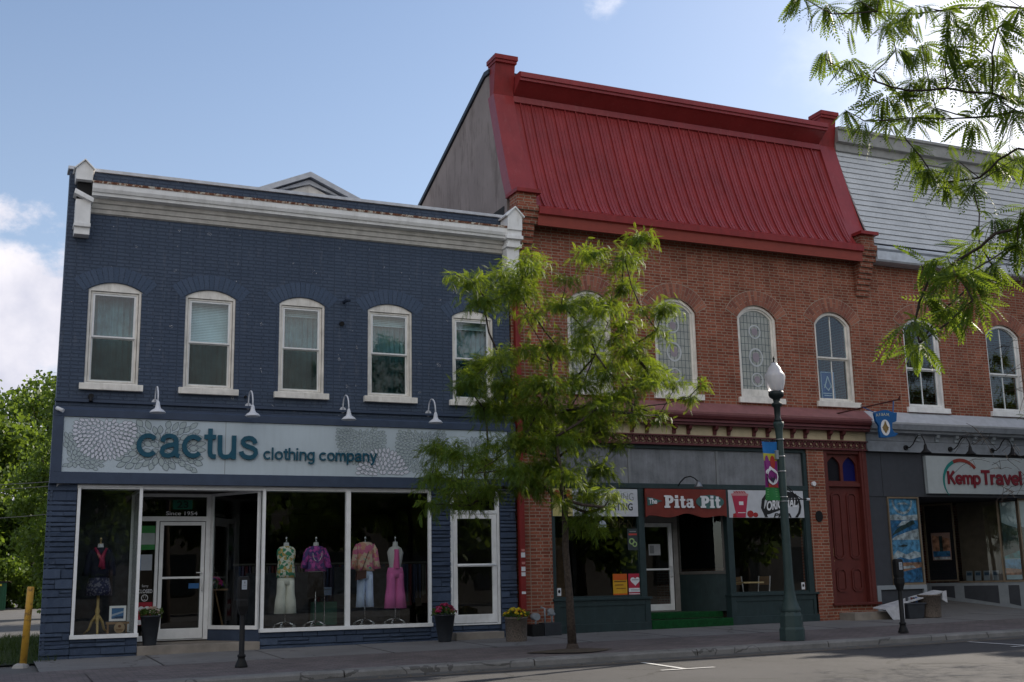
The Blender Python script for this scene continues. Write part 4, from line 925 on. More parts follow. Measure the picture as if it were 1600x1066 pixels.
# left banner
t = board('window_banner', 'white window banner with black lettering and a yellow corner picture', 'banner', 9.955, 12.03, 2.515, 3.105, -.012, flat('banner_white', (.50, .52, .56)))
mb = MB(); mb.box(9.957, 10.43, -.0145, -.012, 2.517, 3.103).mat(1)
for i in range(9): mb.mat(1+i % 2); cx = 10.02+.045*i; cz = 2.97+.06*math.sin(i*2.1); mb.prism([(cx+.055*math.cos(a), cz+.055*math.sin(a)) for a in np.linspace(0, 5.6, 8)], -.016-.0004*i, -.0145)
mb.mat(3).prism([(10.18+.06*math.cos(a), 2.62+.035*math.sin(a)) for a in np.linspace(0, 5.8, 10)], -.016, -.0145)
mb.obj('picture', [flat('cornyellow', (.48, .42, .16)), flat('orange', (.42, .13, .02)), flat('rustred', (.25, .05, .02)), flat('sprig', (.18, .25, .06))], t)
text('FRESH THINKING', (10.48, 11.93, 2.86, 3.02), -.013, greyink, t, ext=.001, bold=-.008); text('HEALTHY', (10.48, 11.24, 2.64, 2.80), -.013, greyink, t, ext=.001, bold=-.004); text('EATING', (11.29, 11.90, 2.64, 2.80), -.013, blackink, t, ext=.0012, bold=.018)
# right banner
t = board('window_banner', 'white window banner with a pink drink cup and heavy black and white lettering', 'banner', 14.40, 16.49, 2.495, 3.12, -.012, flat('banner_white2', (.50, .52, .56)))
mb = MB(); mb.prism([(14.60, 2.50), (14.84, 2.50), (14.93, 2.99), (14.50, 2.99)], -.018, -.012); mb.mat(1).prism([(14.49, 2.99), (14.94, 2.99), (14.95, 3.04), (14.48, 3.04)], -.021, -.012).prism([(14.52, 3.04), (14.91, 3.04), (14.84, 3.10), (14.60, 3.10)], -.019, -.012)
mb.mat(2)
for i in range(5): mb.prism([(14.58+.07*i, 3.05), (14.60+.07*i, 3.05), (14.56+.07*i, 3.095), (14.54+.07*i, 3.095)], -.022, -.019)
mb.mat(2).prism([(14.98+.09*math.cos(a), 2.58+.08*math.sin(a)) for a in np.linspace(0, 5.9, 12)], -.017, -.012).prism([(15.12+.07*math.cos(a), 2.56+.055*math.sin(a)) for a in np.linspace(0, 5.9, 12)], -.0175, -.012).prism([(14.50, 2.50), (14.60, 2.50), (14.58, 2.60), (14.51, 2.58)], -.017, -.012)
mb.mat(3).box(14.68, 14.80, -.020, -.018, 2.78, 2.86).box(14.64, 14.84, -.020, -.018, 2.60, 2.615)
mb.obj('picture', [flat('smoothie', (.40, .03, .07)), flat('cuprim', (.50, .22, .24)), flat('berry', (.30, .02, .02)), whiteink], t)
mb = MB(); C0 = (15.95, 2.80)
def ring(rx, rz, cx=15.88, cz=2.70, n=40): return [(cx+rx*math.cos(2*math.pi*i/n), cz+rz*math.sin(2*math.pi*i/n)) for i in range(n)]
def clipz(l): return [(a, min(3.105, max(2.50, b))) for a, b in l]
mb.mat(0).prism([[(15.38, 2.505), (15.28, 2.72), (15.32, 2.92), (15.45, 3.06), (15.50, 3.04), (15.40, 2.90), (15.36, 2.72), (15.46, 2.505)]], -.018, -.012)
mb.prism([[(16.30, 2.505), (16.38, 2.60), (16.42, 2.75), (16.38, 2.92), (16.28, 3.06), (16.24, 3.04), (16.33, 2.92), (16.36, 2.75), (16.32, 2.62), (16.22, 2.505)]], -.018, -.012)
mb.prism([[(15.36, 2.66), (15.50, 2.95), (16.0, 3.04), (16.05, 3.10), (16.20, 3.08), (16.34, 2.86), (16.32, 2.80), (15.90, 2.70), (15.52, 2.58), (15.40, 2.56)]], -.0165, -.012)
mb.obj('emblem', [blackink], t)
def arcf(x, y_, z): return (x, y_, z+.10*math.sin((x-15.4)/.9*1.5)-.02)
text('ORIGINAL', (15.44, 16.30, 2.66, 2.88), -.0175, whiteink, t, bold=.03, ext=.0015, shear=.15, fn=arcf)
text('PITA', (15.62, 16.12, 2.503, 2.60), -.0170, blackink, t, bold=.03, ext=.0015, shear=.2)
# notices in the window
t = board('poster', 'orange and yellow poster at the bottom of the green shopfront window', 'poster', 11.37, 11.715, .845, 1.29, .035, flat('posteryellow', (.52, .28, .015)))
mb = MB(); mb.box(11.372, 11.713, .031, .034, 1.16, 1.288).box(11.372, 11.713, .031, .034, .847, .875).mat(1).box(11.40, 11.69, .029, .031, 1.12, 1.14).box(11.42, 11.62, .029, .034, 1.05, 1.065).box(11.45, 11.68, .029, .034, .98, .99); mb.obj('print', [flat('posterorange', (.50, .09, .01)), flat('posterbrown', (.12, .05, .01))], t)
t = board('poster', 'red poster with a white heart beside the orange poster', 'poster', 11.75, 12.08, .845, 1.29, .035, flat('posterred', (.38, .02, .05)))
hp = [(.085*16*math.sin(a)**3/16, .0054*(13*math.cos(a)-5*math.cos(2*a)-2*math.cos(3*a)-math.cos(4*a))) for a in np.linspace(0, 2*math.pi, 28)[:-1]]
mb = MB(); mb.prism([[(11.915+1.4*a, 1.135+1.2*b) for a, b in hp]], .031, .034).box(11.752, 12.078, .031, .034, .90, .985).mat(1).box(11.80, 12.03, .029, .031, .945, .955).box(11.80, 12.0, .029, .031, .92, .928).box(11.83, 12.0, .028, .031, 1.15, 1.165).mat(0).box(11.752, 12.078, .031, .034, .855, .87); mb.obj('print', [whiteink, greyink], t)
t = board('poster', 'dark notice with a pale green ring logo near the top of the window', 'poster', 11.77, 12.03, 1.79, 2.25, .035, flat('noticedark', (.035, .045, .05)))
mb = MB()
for cx, cz, r in ((11.87, 1.98, .07), (11.94, 1.92, .06)): mb.prism([[(cx+r*math.cos(2*math.pi*i/16), cz+r*math.sin(2*math.pi*i/16)) for i in range(16)], [(cx+r*.6*math.cos(2*math.pi*i/16), cz+r*.6*math.sin(2*math.pi*i/16)) for i in range(16)][::-1]], .030-.001*(cx > 11.9), .034)
mb.mat(1).box(11.80, 12.0, .031, .034, 2.11, 2.15).mat(2).box(11.82, 11.98, .031, .034, 2.18, 2.2); mb.obj('print', [flat('limeink', (.28, .40, .16)), flat('redink', (.4, .05, .04)), greyink], t)
t = thing('neon_sign', 'unlit OPEN tube sign hanging behind the green framed shop window', 'sign', (11.75, .2, 2.35)); text('OPEN', (11.48, 12.0, 2.28, 2.46), .2, flat('tube', (.10, .07, .045)), t, bold=-.012, ext=.004, name='tubes')
mb = MB(); mb.prism([(11.17+.085*math.cos(2*math.pi*i/20), 2.33+.10*math.sin(2*math.pi*i/20)) for i in range(20)], .035, .041); one(mb, 'round_sticker', flat('palegrey', (.38, .43, .50)), 'plain pale round sticker on the green framed shop window', 'sticker', (11.17, .035, 2.23))
for x, lb in ((10.08, 'left'), (16.36, 'right')):
    mb = MB(); mb.box(x-.045, x+.045, .035, .041, .86, 1.02).mat(1).prism([(x+.028*math.cos(a), .95+.035*math.sin(a)) for a in np.linspace(0, 5.8, 10)], .031, .036)
    one(mb, 'camera_notice', [whiteink, blackink], 'tiny white notice with dark round symbol low in the %s window of the green shopfront' % lb, 'sticker', (x, .035, .86), group='small camera notices in the windows')
t = board('notice', 'white paper notice taped inside the recessed shop door', 'notice', 12.93, 13.24, 1.70, 1.95, 1.135, flat('paper', (.42, .43, .45)))
MB().box(12.96, 13.07, 1.132, 1.134, 1.74, 1.92).obj('print', greyink, t)
# cafe furniture inside
def cafe_chair(x, y_, z, rz, label):
    t = thing('cafe_chair', label, 'chair', (x, y_, z), 'metal chairs inside the green shopfront'); c = math.cos(rz); s_ = math.sin(rz)
    def L(a, b, h): return (x+a*c-b*s_, y_+a*s_+b*c, z+h)
    cm = bpy.data.materials.get('chair_metal') or plain('chair_metal', (.50, .50, .52), .35, metal=.2)
    for a, b in ((-.18, -.18), (.18, -.18)):
        mb = MB(); mb.tube([L(a, b, 0), L(a*.95, b*.9, .45)], .014); mb.obj('leg', cm, t)
    for a in (-.18, .18):
        mb = MB(); mb.tube([L(a, .2, 0), L(a, .18, .45), L(a, .24, .88)], .014); mb.obj('leg', cm, t)
    mb = MB(); q = [L(-.2, -.2, .45), L(.2, -.2, .45), L(.2, .19, .45), L(-.2, .19, .45)]; mb.hexa(q+[(a, b, h+.03) for a, b, h in q]); mb.obj('seat', int_wood, t)
    mb = MB(); q = [L(-.17, .225, .68), L(.17, .225, .68), L(.17, .245, .68), L(-.17, .245, .68)]; q2 = [L(-.17, .24, .87), L(.17, .24, .87), L(.17, .26, .87), L(-.17, .26, .87)]; mb.hexa(q+q2); mb.obj('backrest', int_wood, t)
FZ = .302
cafe_chair(14.75, .65, FZ, R_(100), 'metal chair at the left edge of the right window'); cafe_chair(15.45, 1.15, FZ, R_(5), 'metal chair behind the small wooden table'); cafe_chair(16.1-.5, .75, FZ, R_(-80), 'metal chair beside the lamp post line in the window')
t = thing('cafe_table', 'small wooden topped table inside the green framed window', 'table', (15.3, 1.0, FZ)); MB().box(14.98, 15.55, .42, .92, FZ+.72, FZ+.755).obj('table_top', plain('table_pine', (.55, .40, .20), .5), t)
mb = MB(); mb.tube([(15.27, .67, FZ+.02), (15.27, .67, FZ+.72)], .03).box(15.0, 15.54, .64, .70, FZ, FZ+.03); mb.obj('leg', black, t)

# ------------------------------------------------------------------ KEMP BUILDING
KB = thing('grey_shopfront_building', 'brick building with pale shingled mansard and grey and charcoal shopfront', 'building', (24, 0, 0))
KX = [(20.56, .60), (23.35, .60), (26.2, .6), (29.0, .6)]
mb = MB(); mb.prism([rect(18.62, 34, 5.05, 9.15)]+[arch_loop(xc, hw, 5.25, 7.28, .30)[::-1] for xc, hw in KX], .002, .35); mb.obj('wall', redbrick, KB)
for q in KX: arches([q], 7.28, .30, KB); arch_mortar([q], 7.28, .30, KB, mortar)
for xc, hw in KX: redwin(xc, hw, 'dark', KB, white, 5.25, 7.28, .30, white)
mb = MB(); mb.extx([(-.02, 8.86), (-.36, 8.86), (-.40, 8.90), (-.40, 9.12), (-.34, 9.14), (-.42, 9.18), (-.42, 9.22), (-.30, 9.24), (-.30, 9.30), (-.2, 9.34), (.1, 9.34), (.1, 8.86)], 18.99, 34); mb.obj('eave_fascia', plain('pale_gutter', (.50, .54, .60), .45), KB)
mb = MB(); rows = 17
for i in range(rows):
    t0, t1 = i/rows, (i+1)/rows; y0 = -.28+1.15*t0**.86; y1 = -.28+1.15*t1**.86; z0 = 9.32+2.86*t0; z1 = 9.32+2.86*t1
    x = 18.95
    while x < 34:
        L = random.uniform(1.2, 3.2); xx = min(34, x+L); lift = random.uniform(0, .006); dz = random.uniform(-.004, .004)
        mb.mat(0).hexa([(x+.003, y0-.035-lift, z0+.024+dz), (xx-.003, y0-.035-lift, z0+.024+dz), (xx-.003, y0+.03, z0+.024), (x+.003, y0+.03, z0+.024), (x+.003, y1-.012, z1+.02), (xx-.003, y1-.012, z1+.02), (xx-.003, y1+.03, z1+.02), (x+.003, y1+.03, z1+.02)]); x = xx
    mb.mat(1).hexa([(18.95, y0+.0, z0-.01), (34, y0+.0, z0-.01), (34, y0+.05, z0-.01), (18.95, y0+.05, z0-.01), (18.95, y1+.0, z1), (34, y1, z1), (34, y1+.05, z1), (18.95, y1+.05, z1)])
mb.obj('mansard_roof', [shingle, gapdark], KB)
mb = MB(); mb.extx([(.9, 12.16), (.78, 12.18), (.78, 12.38), (.66, 12.40), (.66, 12.70), (.60, 12.72), (.60, 12.79), (.8, 12.82), (1.2, 12.82), (1.2, 12.16)], 18.95, 34); mb.obj('roof_cornice', plain('grey_fascia', (.30, .30, .29), .5), KB)
mb = MB(); mb.prism([[(1.0, 12.5), (1.2, 12.8), (9.6, 9.6), (9.6, 9.0), (1.0, 9.0)]], 18.95, 34, fn=lambda a, b, d: (d, a, b)); mb.obj('back_roof', stucco, KB)
MB().box(19, 34, 3.2, 9.6, 0, 9.2).obj('rear_wall', redbrick, KB)
# shop cornice with dentil brackets
mb = MB(); mb.mat(1).extx([(0, 5.10), (0, 4.80), (-.34, 4.76), (-.35, 4.80)], 18.45, 34)
mb.mat(0).extx([(0, 4.36), (-.08, 4.37), (-.10, 4.52), (-.24, 4.56), (-.25, 4.62), (-.31, 4.63), (-.33, 4.72), (-.34, 4.759), (0, 4.80)], 18.45, 34)
mb.mat(0).box(18.44, 34, -.10, .0, 4.10, 4.36).box(18.44, 34, -.12, 0, 4.10, 4.14)
mb.obj('shopfront_cornice', [plain('grey_cornice', (.20, .22, .25), .5, var=.2), plain('pale_flashing', (.42, .44, .48), .45, var=.12)], KB)
for k in range(15):
    x = 20.02+.62*k; mb = MB(); mb.prism([(-.20, 4.55), (-.09, 4.55), (-.09, 4.36), (-.13, 4.38), (-.13, 4.44), (-.18, 4.48)], x-.05, x+.05, fn=lambda a, b, d: (d, a, b)); mb.obj('bracket', greytrim, KB)
MB().box(18.46, 34, .0, .12, 3.02, 4.10).box(18.46, 19.0, .02, .14, .86, 3.02).box(19.97, 20.02, .02, .14, .86, 3.02).obj('fascia_panel', charcoal, KB)
for x in (18.9, 20.2): MB().box(x-.004, x+.004, -.004, .004, 3.02, 4.10).obj('panel_joint', blackink, KB)
def picture_panel(parent, u0, u1, z0, z1, fn, kinds, nm='picture'):
    """travel picture built of coloured bands; fn(u,z,d) maps to the world, d is height above the sheet"""
    mb = MB(); rn = random.Random(int(u0*100)+int(z0*10))
    def band(pts, k, d): mb.mat(k); n = len(pts); mb.add([fn(u0+(u1-u0)*a, z0+(z1-z0)*b, d) for a, b in pts], [tuple(range(n))])
    for pts, k, d in kinds: band(pts, k, d)
    def pm(n, c): return bpy.data.materials.get(n) or plain(n, c, .5, var=.75, scale=9, bmp=0.)
    return mb.obj(nm, [pm('poster_sea', (.03, .15, .32)), pm('poster_sky', (.10, .30, .50)), pm('poster_cloud', (.44, .50, .53)), pm('poster_hill', (.02, .05, .055)), pm('poster_warm', (.34, .18, .11)), pm('poster_teal', (.02, .22, .25))], parent)
gold = plain('bronze_frame', (.22, .17, .12), .4, metal=.5)
# framed poster window at the front
mb = MB(); mb.prism([rect(18.99, 19.97, .90, 3.01), rect(19.03, 19.93, .95, 2.97)[::-1]], -.02, .06); w = mb.obj('shop_window', gold, KB); MB().box(19.02, 19.94, .0, .005, .94, 2.98).obj('pane', mat_glass('clear_glass', (.9, .92, .93), 1.4), w)
t = board('travel_poster', 'tall blue poster of a cruise ship, helicopter and icebergs in the front window', 'poster', 19.03, 19.93, .96, 2.97, .03, plain('poster_base', (.08, .24, .42), .5, var=.6, scale=7, bmp=0.))
ff = lambda u, z, d: (u, .029-d, z)
arcp = [(.5+.36*math.cos(a), 1.0-.02+.17*math.sin(a)) for a in np.linspace(math.pi, 2*math.pi, 14)]+[(.5+.30*math.cos(a), .98+.14*math.sin(a)) for a in np.linspace(2*math.pi, math.pi, 14)]
picture_panel(t, 19.03, 19.93, .96, 2.97, ff, [
    ([(0, .80), (1, .80), (1, 1), (0, 1)], 1, .0005), (arcp, 2, .002), ([(.3, .93), (.4, .95), (.6, .955), (.72, .93)], 2, .003),
    ([(0, .74), (1, .74), (1, .81), (.7, .80), (.5, .79), (.3, .81), (0, .80)], 2, .001), ([(0, .52), (1, .60), (1, .74), (0, .74)], 0, .001), ([(.05, .55), (.9, .70), (.85, .74), (.5, .70), (.2, .62)], 3, .002),
    ([(.25, .66), (.55, .69), (.75, .74), (.45, .73)], 2, .003), ([(0, .50), (1, .50), (1, .64), (.6, .60), (.2, .55)], 2, .0025), ([(0, .485), (1, .485), (1, .505), (0, .505)], 1, .004),
    ([(0, .25), (1, .25), (1, .485), (0, .485)], 1, .001), ([(.2, .43), (.4, .42), (.55, .425), (.58, .44), (.45, .45), (.3, .435)], 3, .002), ([(0, .3), (.2, .38), (.5, .33), (.8, .37), (1, .35), (1, .28), (0, .25)], 2, .002), ([(0, .26), (.3, .30), (.6, .27), (1, .3), (1, .22), (0, .22)], 0, .003),
    ([(0, 0), (1, 0), (1, .22), (0, .22)], 0, .002), ([(0, .14), (.4, .13), (1, .18), (1, .235), (0, .235)], 4, .004), ([(.3, .16), (.8, .17), (.7, .20), (.35, .19)], 2, .005)])
mb = MB(); a, b = 18.46, 19.99
mb.prism([rect(a, b, .14, .90), rect(a+.11, b-.10, .30, .80)[::-1]], -.03, .08); bk = mb.obj('bulkhead', greytrim, KB, bevel=.005); MB().box(a+.1, b-.09, .03, .06, .29, .81).obj('bulkhead_panel', charcoal, bk)
# recessed diagonal window wall
P1, P2 = Vector((23.535, .30, 0)), Vector((22.254, 2.40, 0)); DV = P2-P1; DN = Vector((DV.y, -DV.x, 0)).normalized()
if DN.y > 0: DN = -DN
if DN.x > 0: pass
def dg(u, z, d):  # u 0 at P2 (deep) .. 1 at P1
    p = P2-DV*u+DN*d; return (p.x, p.y, z)
def dbar(mb, u0, u1, z0, z1, d0, d1):
    mb.hexa([dg(u0, z0, d1), dg(u1, z0, d1), dg(u1, z0, d0), dg(u0, z0, d0), dg(u0, z1, d1), dg(u1, z1, d1), dg(u1, z1, d0), dg(u0, z1, d0)])
mb = MB(); dbar(mb, .02, .345, 2.95, 3.0, 0, .05); dbar(mb, .02, .345, .94, .98, 0, .05); dbar(mb, .02, .04, .98, 2.95, 0, .05); dbar(mb, .33, .345, .98, 2.95, 0, .05); w = mb.obj('recess_window', gold, KB)
mb = MB(); dbar(mb, .03, .34, .96, 2.97, .02, .024); mb.obj('pane', mat_glass('mirror_glass', (.45, .42, .38), 2.6), w)
mb = MB(); dbar(mb, .35, .80, .92, 3.0, -.35, -.33); mb.obj('tan_backing', plain('tan_board', (.11, .085, .06), .8), KB)
mb = MB(); dbar(mb, .345, .80, .94, 3.0, .0, .004); mb.obj('recess_pane', glass, KB)
mb = MB(); dbar(mb, .80, .82, .94, 3.0, 0, .05); dbar(mb, .345, 1.0, .90, .94, -.3, .05); mb.obj('recess_frame', gold, KB)
mb = MB()
for u0, u1 in ((.0, .34), (.34, .79), (.79, 1.0)):
    zl = .52-.32*u0; zr = .52-.32*u1
    mb.mat(0).hexa([dg(u0, .14, .03), dg(u1, .14, .03), dg(u1, .14, -.2), dg(u0, .14, -.2), dg(u0, .90, .03), dg(u1, .90, .03), dg(u1, .90, -.2), dg(u0, .90, -.2)])
    e = .05; mb.mat(1).hexa([dg(u0+e, zl+.09, .036), dg(u1-e, zr+.09, .036), dg(u1-e, zr+.09, .0), dg(u0+e, zl+.09, .0), dg(u0+e, .82, .036), dg(u1-e, .82, .036), dg(u1-e, .82, .0), dg(u0+e, .82, .0)])
mb.obj('recess_bulkhead', [greytrim, charcoal], KB)
mb = MB(); mb.poly([(20.0, .0, .17), (24.5, .0, .20), (24.5, .3, .21), (23.535, .30, .21), (22.25, 2.4, .52), (20.0, 2.6, .52)]); mb.obj('recess_floor', slab, KB)
mb = MB(); mb.poly([(20.0, .1, 3.03), (20.0, 3.0, 3.03), (24.0, 3.0, 3.03), (24.0, .1, 3.03)]).box(20.0, 20.06, .12, 3.0, .14, 3.03).box(20.0, 22.4, 2.7, 2.8, .3, 3.03); mb.obj('recess_wall', charcoal, KB)
# right display window with landscape posters
mb = MB(); mb.box(23.54, 27.0, .25, .32, .90, .95).box(23.54, 27, .25, .32, 2.98, 3.03).box(23.53, 23.58, .25, .32, .95, 2.98); w = mb.obj('shop_window', gold, KB); mb = MB(); mb.box(23.58, 27, .28, .285, .95, 2.98); dbar(mb, .82, .99, .95, 2.98, .01, .014); mb.obj('pane', glass, w)
MB().box(23.54, 34, .30, .5, .15, .90).box(27, 34, .2, .5, .15, 3.03).box(23.54, 34, .3, .9, 3.0, 3.05).obj('bulkhead', greytrim, KB)
t = thing('travel_poster', 'large landscape poster of dark hills over a teal bay in the right window', 'poster', (23.9, .2, .95))
mb = MB(); dbar(mb, .83, .985, .96, 2.95, -.03, -.022); mb.box(23.62, 26.6, .33, .338, .96, 2.95); mb.obj('sheet', flat('bigposter', (.32, .44, .50)), t)
def ff2(u, z, d): return dg(.83+.155*u, z, -.02+d)
picture_panel(t, 0, 1, .96, 2.95, ff2, [([(0, .3), (1, .36), (1, .66), (.4, .70), (0, .74)], 3, .001), ([(0, .27), (1, .27), (1, .37), (0, .30)], 5, .003), ([(0, .12), (1, .12), (1, .26), (0, .26)], 1, .002), ([(0, .06), (1, .06), (1, .13), (0, .15)], 4, .004)])
ff3 = lambda u, z, d: (u, .329-d, z)
picture_panel(t, 23.62, 26.6, .96, 2.95, ff3, [([(0, .3), (1, .36), (1, .50), (.2, .62), (.06, .66), (0, .68)], 3, .001), ([(0, .27), (1, .27), (1, .37), (0, .35)], 5, .003), ([(0, .12), (1, .12), (1, .26), (0, .26)], 1, .002), ([(0, .06), (1, .06), (1, .13), (0, .15)], 4, .004)])
# poster reflected frame in the recess window and brochures
t = thing('window_poster', 'pinkish ship poster hung in the bronze framed recess window', 'poster', (22.4, 2, 1.5)); mb = MB(); dbar(mb, .09, .29, 1.50, 2.22, .03, .036); mb.obj('sheet', flat('pinkposter', (.30, .20, .17)), t)
picture_panel(t, .10, .28, 1.52, 2.20, lambda u, z, d: dg(u, z, .037+d), [([(0, .3), (1, .3), (1, .8), (0, .95)], 4, .001), ([(0, .10), (1, .10), (1, .32), (0, .32)], 0, .002), ([(.05, 0), (1, 0), (1, .08), (.05, .08)], 2, .002), ([(.4, .3), (.6, .3), (.6, .9), (.4, .9)], 3, .003)])
for k in range(4):
    u = .41+.09*k; t = thing('brochure', 'small pale brochure on the ledge before the tan panel, '+('leftmost', 'second', 'third', 'rightmost')[k]+' of four', 'brochure', tuple(dg(u, .95, -.1)), 'brochures standing on the window ledge')
    mb = MB(); mb.mat(0); mb.hexa([dg(u, .95, -.08), dg(u+.065, .95, -.08), dg(u+.065, .95, -.09), dg(u, .95, -.09), dg(u, 1.20, -.12), dg(u+.065, 1.20, -.12), dg(u+.065, 1.20, -.13), dg(u, 1.20, -.13)]); mb.obj('sheet', flat('brochure', (.16, .19, .22)) if k == 0 else bpy.data.materials['brochure'], t)
    mb = MB(); mb.hexa([dg(u+.008, 1.08, -.097), dg(u+.057, 1.08, -.097), dg(u+.057, 1.08, -.105), dg(u+.008, 1.08, -.105), dg(u+.008, 1.16, -.11), dg(u+.057, 1.16, -.11), dg(u+.057, 1.16, -.118), dg(u+.008, 1.16, -.118)]); mb.obj('picture', flat('broch_pic', (.02, .05, .09)) if k == 0 else bpy.data.materials['broch_pic'], t)
mb = MB(); mb.lathe([(.10, 0), (.12, .02), (.12, .05), (.02, .06)], (0, 0, 0), 16)
# sign
KS = thing('shop_sign', 'pale grey travel shop sign with dark red lettering and a green and red swoosh', 'sign', (22.5, -.1, 3.1))
MB().box(20.24, 25.6, -.10, .0, 3.10, 4.03).obj('panel', plain('travel_panel', (.36, .40, .42), .5, var=.06), KS)
dredm = flat('dark_red', (.16, .006, .016)); strokes('Kemp', 20.87, 21.95, 3.335, .235, -.125, dredm, KS, .25, ext=.02); strokes('Travel', 22.0, 23.38, 3.335, .262, -.125, dredm, KS, .25, ext=.02)
mb = MB(); sw = []
for i in range(25):
    a = math.pi*1.22-(math.pi*1.0)*i/24; u = i/24; w = .012+.075*math.sin(min(1, u*1.15)*math.pi*.62); cx, cz = 21.36, 3.40
    ro = .62; px_ = cx+ro*.97*math.cos(a); pz = cz+.54*math.sin(a); nx, nz = math.cos(a), math.sin(a); sw.append(((px_+nx*w*.5, pz+nz*w*.5), (px_-nx*w*.5, pz-nz*w*.5)))
for i in range(24):
    mb.mat(0 if i < 14 else 1); (a, b), (c, d) = sw[i], sw[i+1]; mb.prism([[a, b, d, c]], -.112, -.10)
mb.obj('swoosh', [flat('swoosh_green', (.006, .17, .16)), flat('swoosh_red', (.22, .03, .02))], KS)
for x, lb in ((19.62, 'leftmost of the row'), (21.05, 'second in the row'), (22.45, 'third in the row'), (23.9, 'fourth in the row')):
    t = thing('wall_lamp', 'black swan neck lamp above the pale grey travel sign, '+lb, 'wall lamp', (x, -.10, 4.20), 'black swan neck lamps over the travel sign')
    mb = MB(); mb.tube([(x, -.10, 4.21), (x, -.14, 4.21)], .062, 14); mb.obj('mount', black, t, smooth=True)
    mb = MB(); P_ = [(0, -.14, 0), (.06, -.24, -.01), (.13, -.34, .06), (.19, -.42, .18), (.26, -.50, .26), (.34, -.60, .24), (.38, -.66, .12), (.39, -.68, .02)]; mb.tube([(x+.25*a, b, 4.21+c) for a, b, c in P_], .013); mb.obj('arm', black, t, smooth=True)
    mb = MB(); mb.lathe([(.02, .03), (.035, -.02), (.05, -.10), (.09, -.15), (.135, -.19), (.135, -.20), (.04, -.13)], (x+.0975, -.68, 4.22), 16); mb.obj('shade', black, t, smooth=True)

# hanging lodge sign on an iron bar
HS = thing('hanging_sign', 'small blue hanging shield sign with a gold compasses emblem on an iron bar', 'sign', (18.4, -.6, 4.3))
iron = plain('rusty_iron', (.06, .016, .014), .7, var=.3)
mb = MB(); mb.tube([(17.36, -.0, 4.93), (18.75, -1.02, 5.25)], .018, 6); mb.tube([(18.02, -.48, 5.08), (18.02, -.48, 5.16), (18.08, -.48, 5.18)], .01, 5); mb.tube([(18.72, -1.0, 5.24), (18.75, -1.02, 5.32)], .02, 6); mb.obj('bracket_bar', iron, HS)
hb = flat('sign_blue', (.006, .085, .26), .3)
SA, SB = Vector((18.03, -.72, 0)), Vector((18.55, -1.18, 0)); SD = (SB-SA).normalized()
def hg(u, z, d=0.): p = Vector((18.30, -.92, 0))+Vector((1, -.06, 0)).normalized()*u+Vector((-.06, -1, 0)).normalized()*d; return (p.x, p.y, z)
sh = [(-.34, 4.90), (-.24, 4.94), (0, 4.98), (.12, 4.98), (.30, 4.93), (.42, 4.93), (.38, 4.72), (.24, 4.68), (.22, 4.56), (.26, 4.46), (.40, 4.43), (.30, 4.36), (.0, 4.32), (-.20, 4.32), (-.22, 4.48), (-.21, 4.60), (-.30, 4.70)]
mb = MB(); mb.prism([sh[::-1]], .035, -.035, fn=lambda a, b, d: hg(a*.86, b, d)); mb.obj('shield', hb, HS, bevel=.006)
mb = MB(); mb.prism([[(.0+.15*math.cos(a), 4.56+.19*math.sin(a)) for a in np.linspace(0, 2*math.pi, 24)[:-1]]], .040, .03, fn=lambda a, b, d: hg(a*.86-.01, b, d)); mb.obj('medallion', whiteink, HS)
mb = MB(); gd = flat('emblem_gold', (.22, .15, .06)); mb.prism([[(.0, 4.70), (.10, 4.56), (.0, 4.44), (-.10, 4.56)]], .043, .038, fn=lambda a, b, d: hg(a*.86-.01, b, d))
for a, b, c, d in ((0, 4.71, .08, 4.50), (0, 4.71, -.08, 4.50), (-.10, 4.57, 0, 4.43), (.10, 4.57, 0, 4.43)): mb.tube([hg(a*.86-.01, b, .045), hg(c*.86-.01, d, .045)], .010, 5)
mb.obj('emblem', gd, HS)
text('A.F.&A.M.', (-.30, .16, 4.79, 4.86), .0, flat('pale_gold', (.40, .42, .36)), HS, bold=.01, ext=.002, fn=lambda x, y_, z: hg(x*.86, z+.05-.35*(x-.0)**2, .037+(-y_)))
MB().tube([hg(-.27, 4.92), (18.05, -.50, 5.10)], .012, 5).obj('hanger', hb, HS); MB().tube([hg(.27, 4.93), (18.62, -.93, 5.21)], .016, 5).obj('hanger', hb, HS)

# ------------------------------------------------------------------ foliage
def leaf_template(L=.19, pairs=9, ll=.036, lw=.012, droop=.35):
    vs = []; 
    for k in range(pairs):
        t = (k+.8)/(pairs+.3); x = L*t; z = -droop*L*t*t; sc = .75+.5*math.sin(math.pi*t)
        for s in (-1, 1):
            ang = R_(62-18*t); dx, dy = math.cos(ang), s*math.sin(ang); l = ll*sc; w = lw*sc; dz = -.25*l
            vs.append([(x, 0, z), (x+dx*l*.5-dy*w*.5*s*s, dy*l*.5+dx*w*.5, z+dz*.4), (x+dx*l, dy*l, z+dz), (x+dx*l*.5+dy*w*.5, dy*l*.5-dx*w*.5, z+dz*.4)])
    x = L; z = -droop*L
    vs.append([(x, 0, z), (x+ll*.5, lw*.5, z-.1*ll), (x+ll, 0, z-.3*ll), (x+ll*.5, -lw*.5, z-.1*ll)])
    return np.array(vs)                                                    # (n,4,3)
def quads_obj(name, V, mat, parent=None, org=(0, 0, 0)):
    V = V.reshape(-1, 3)-np.array(org); n = len(V)//4
    me = bpy.data.meshes.new(name); me.vertices.add(len(V)); me.vertices.foreach_set('co', V.astype('f').ravel())
    me.loops.add(4*n); me.loops.foreach_set('vertex_index', np.arange(4*n, dtype='i')); me.polygons.add(n)
    me.polygons.foreach_set('loop_start', np.arange(0, 4*n, 4, dtype='i')); me.polygons.foreach_set('loop_total', np.full(n, 4, 'i'))
    me.materials.append(mat); me.update(calc_edges=True); o = bpy.data.objects.new(name, me); COL.objects.link(o)
    if parent: o.parent = parent
    return o
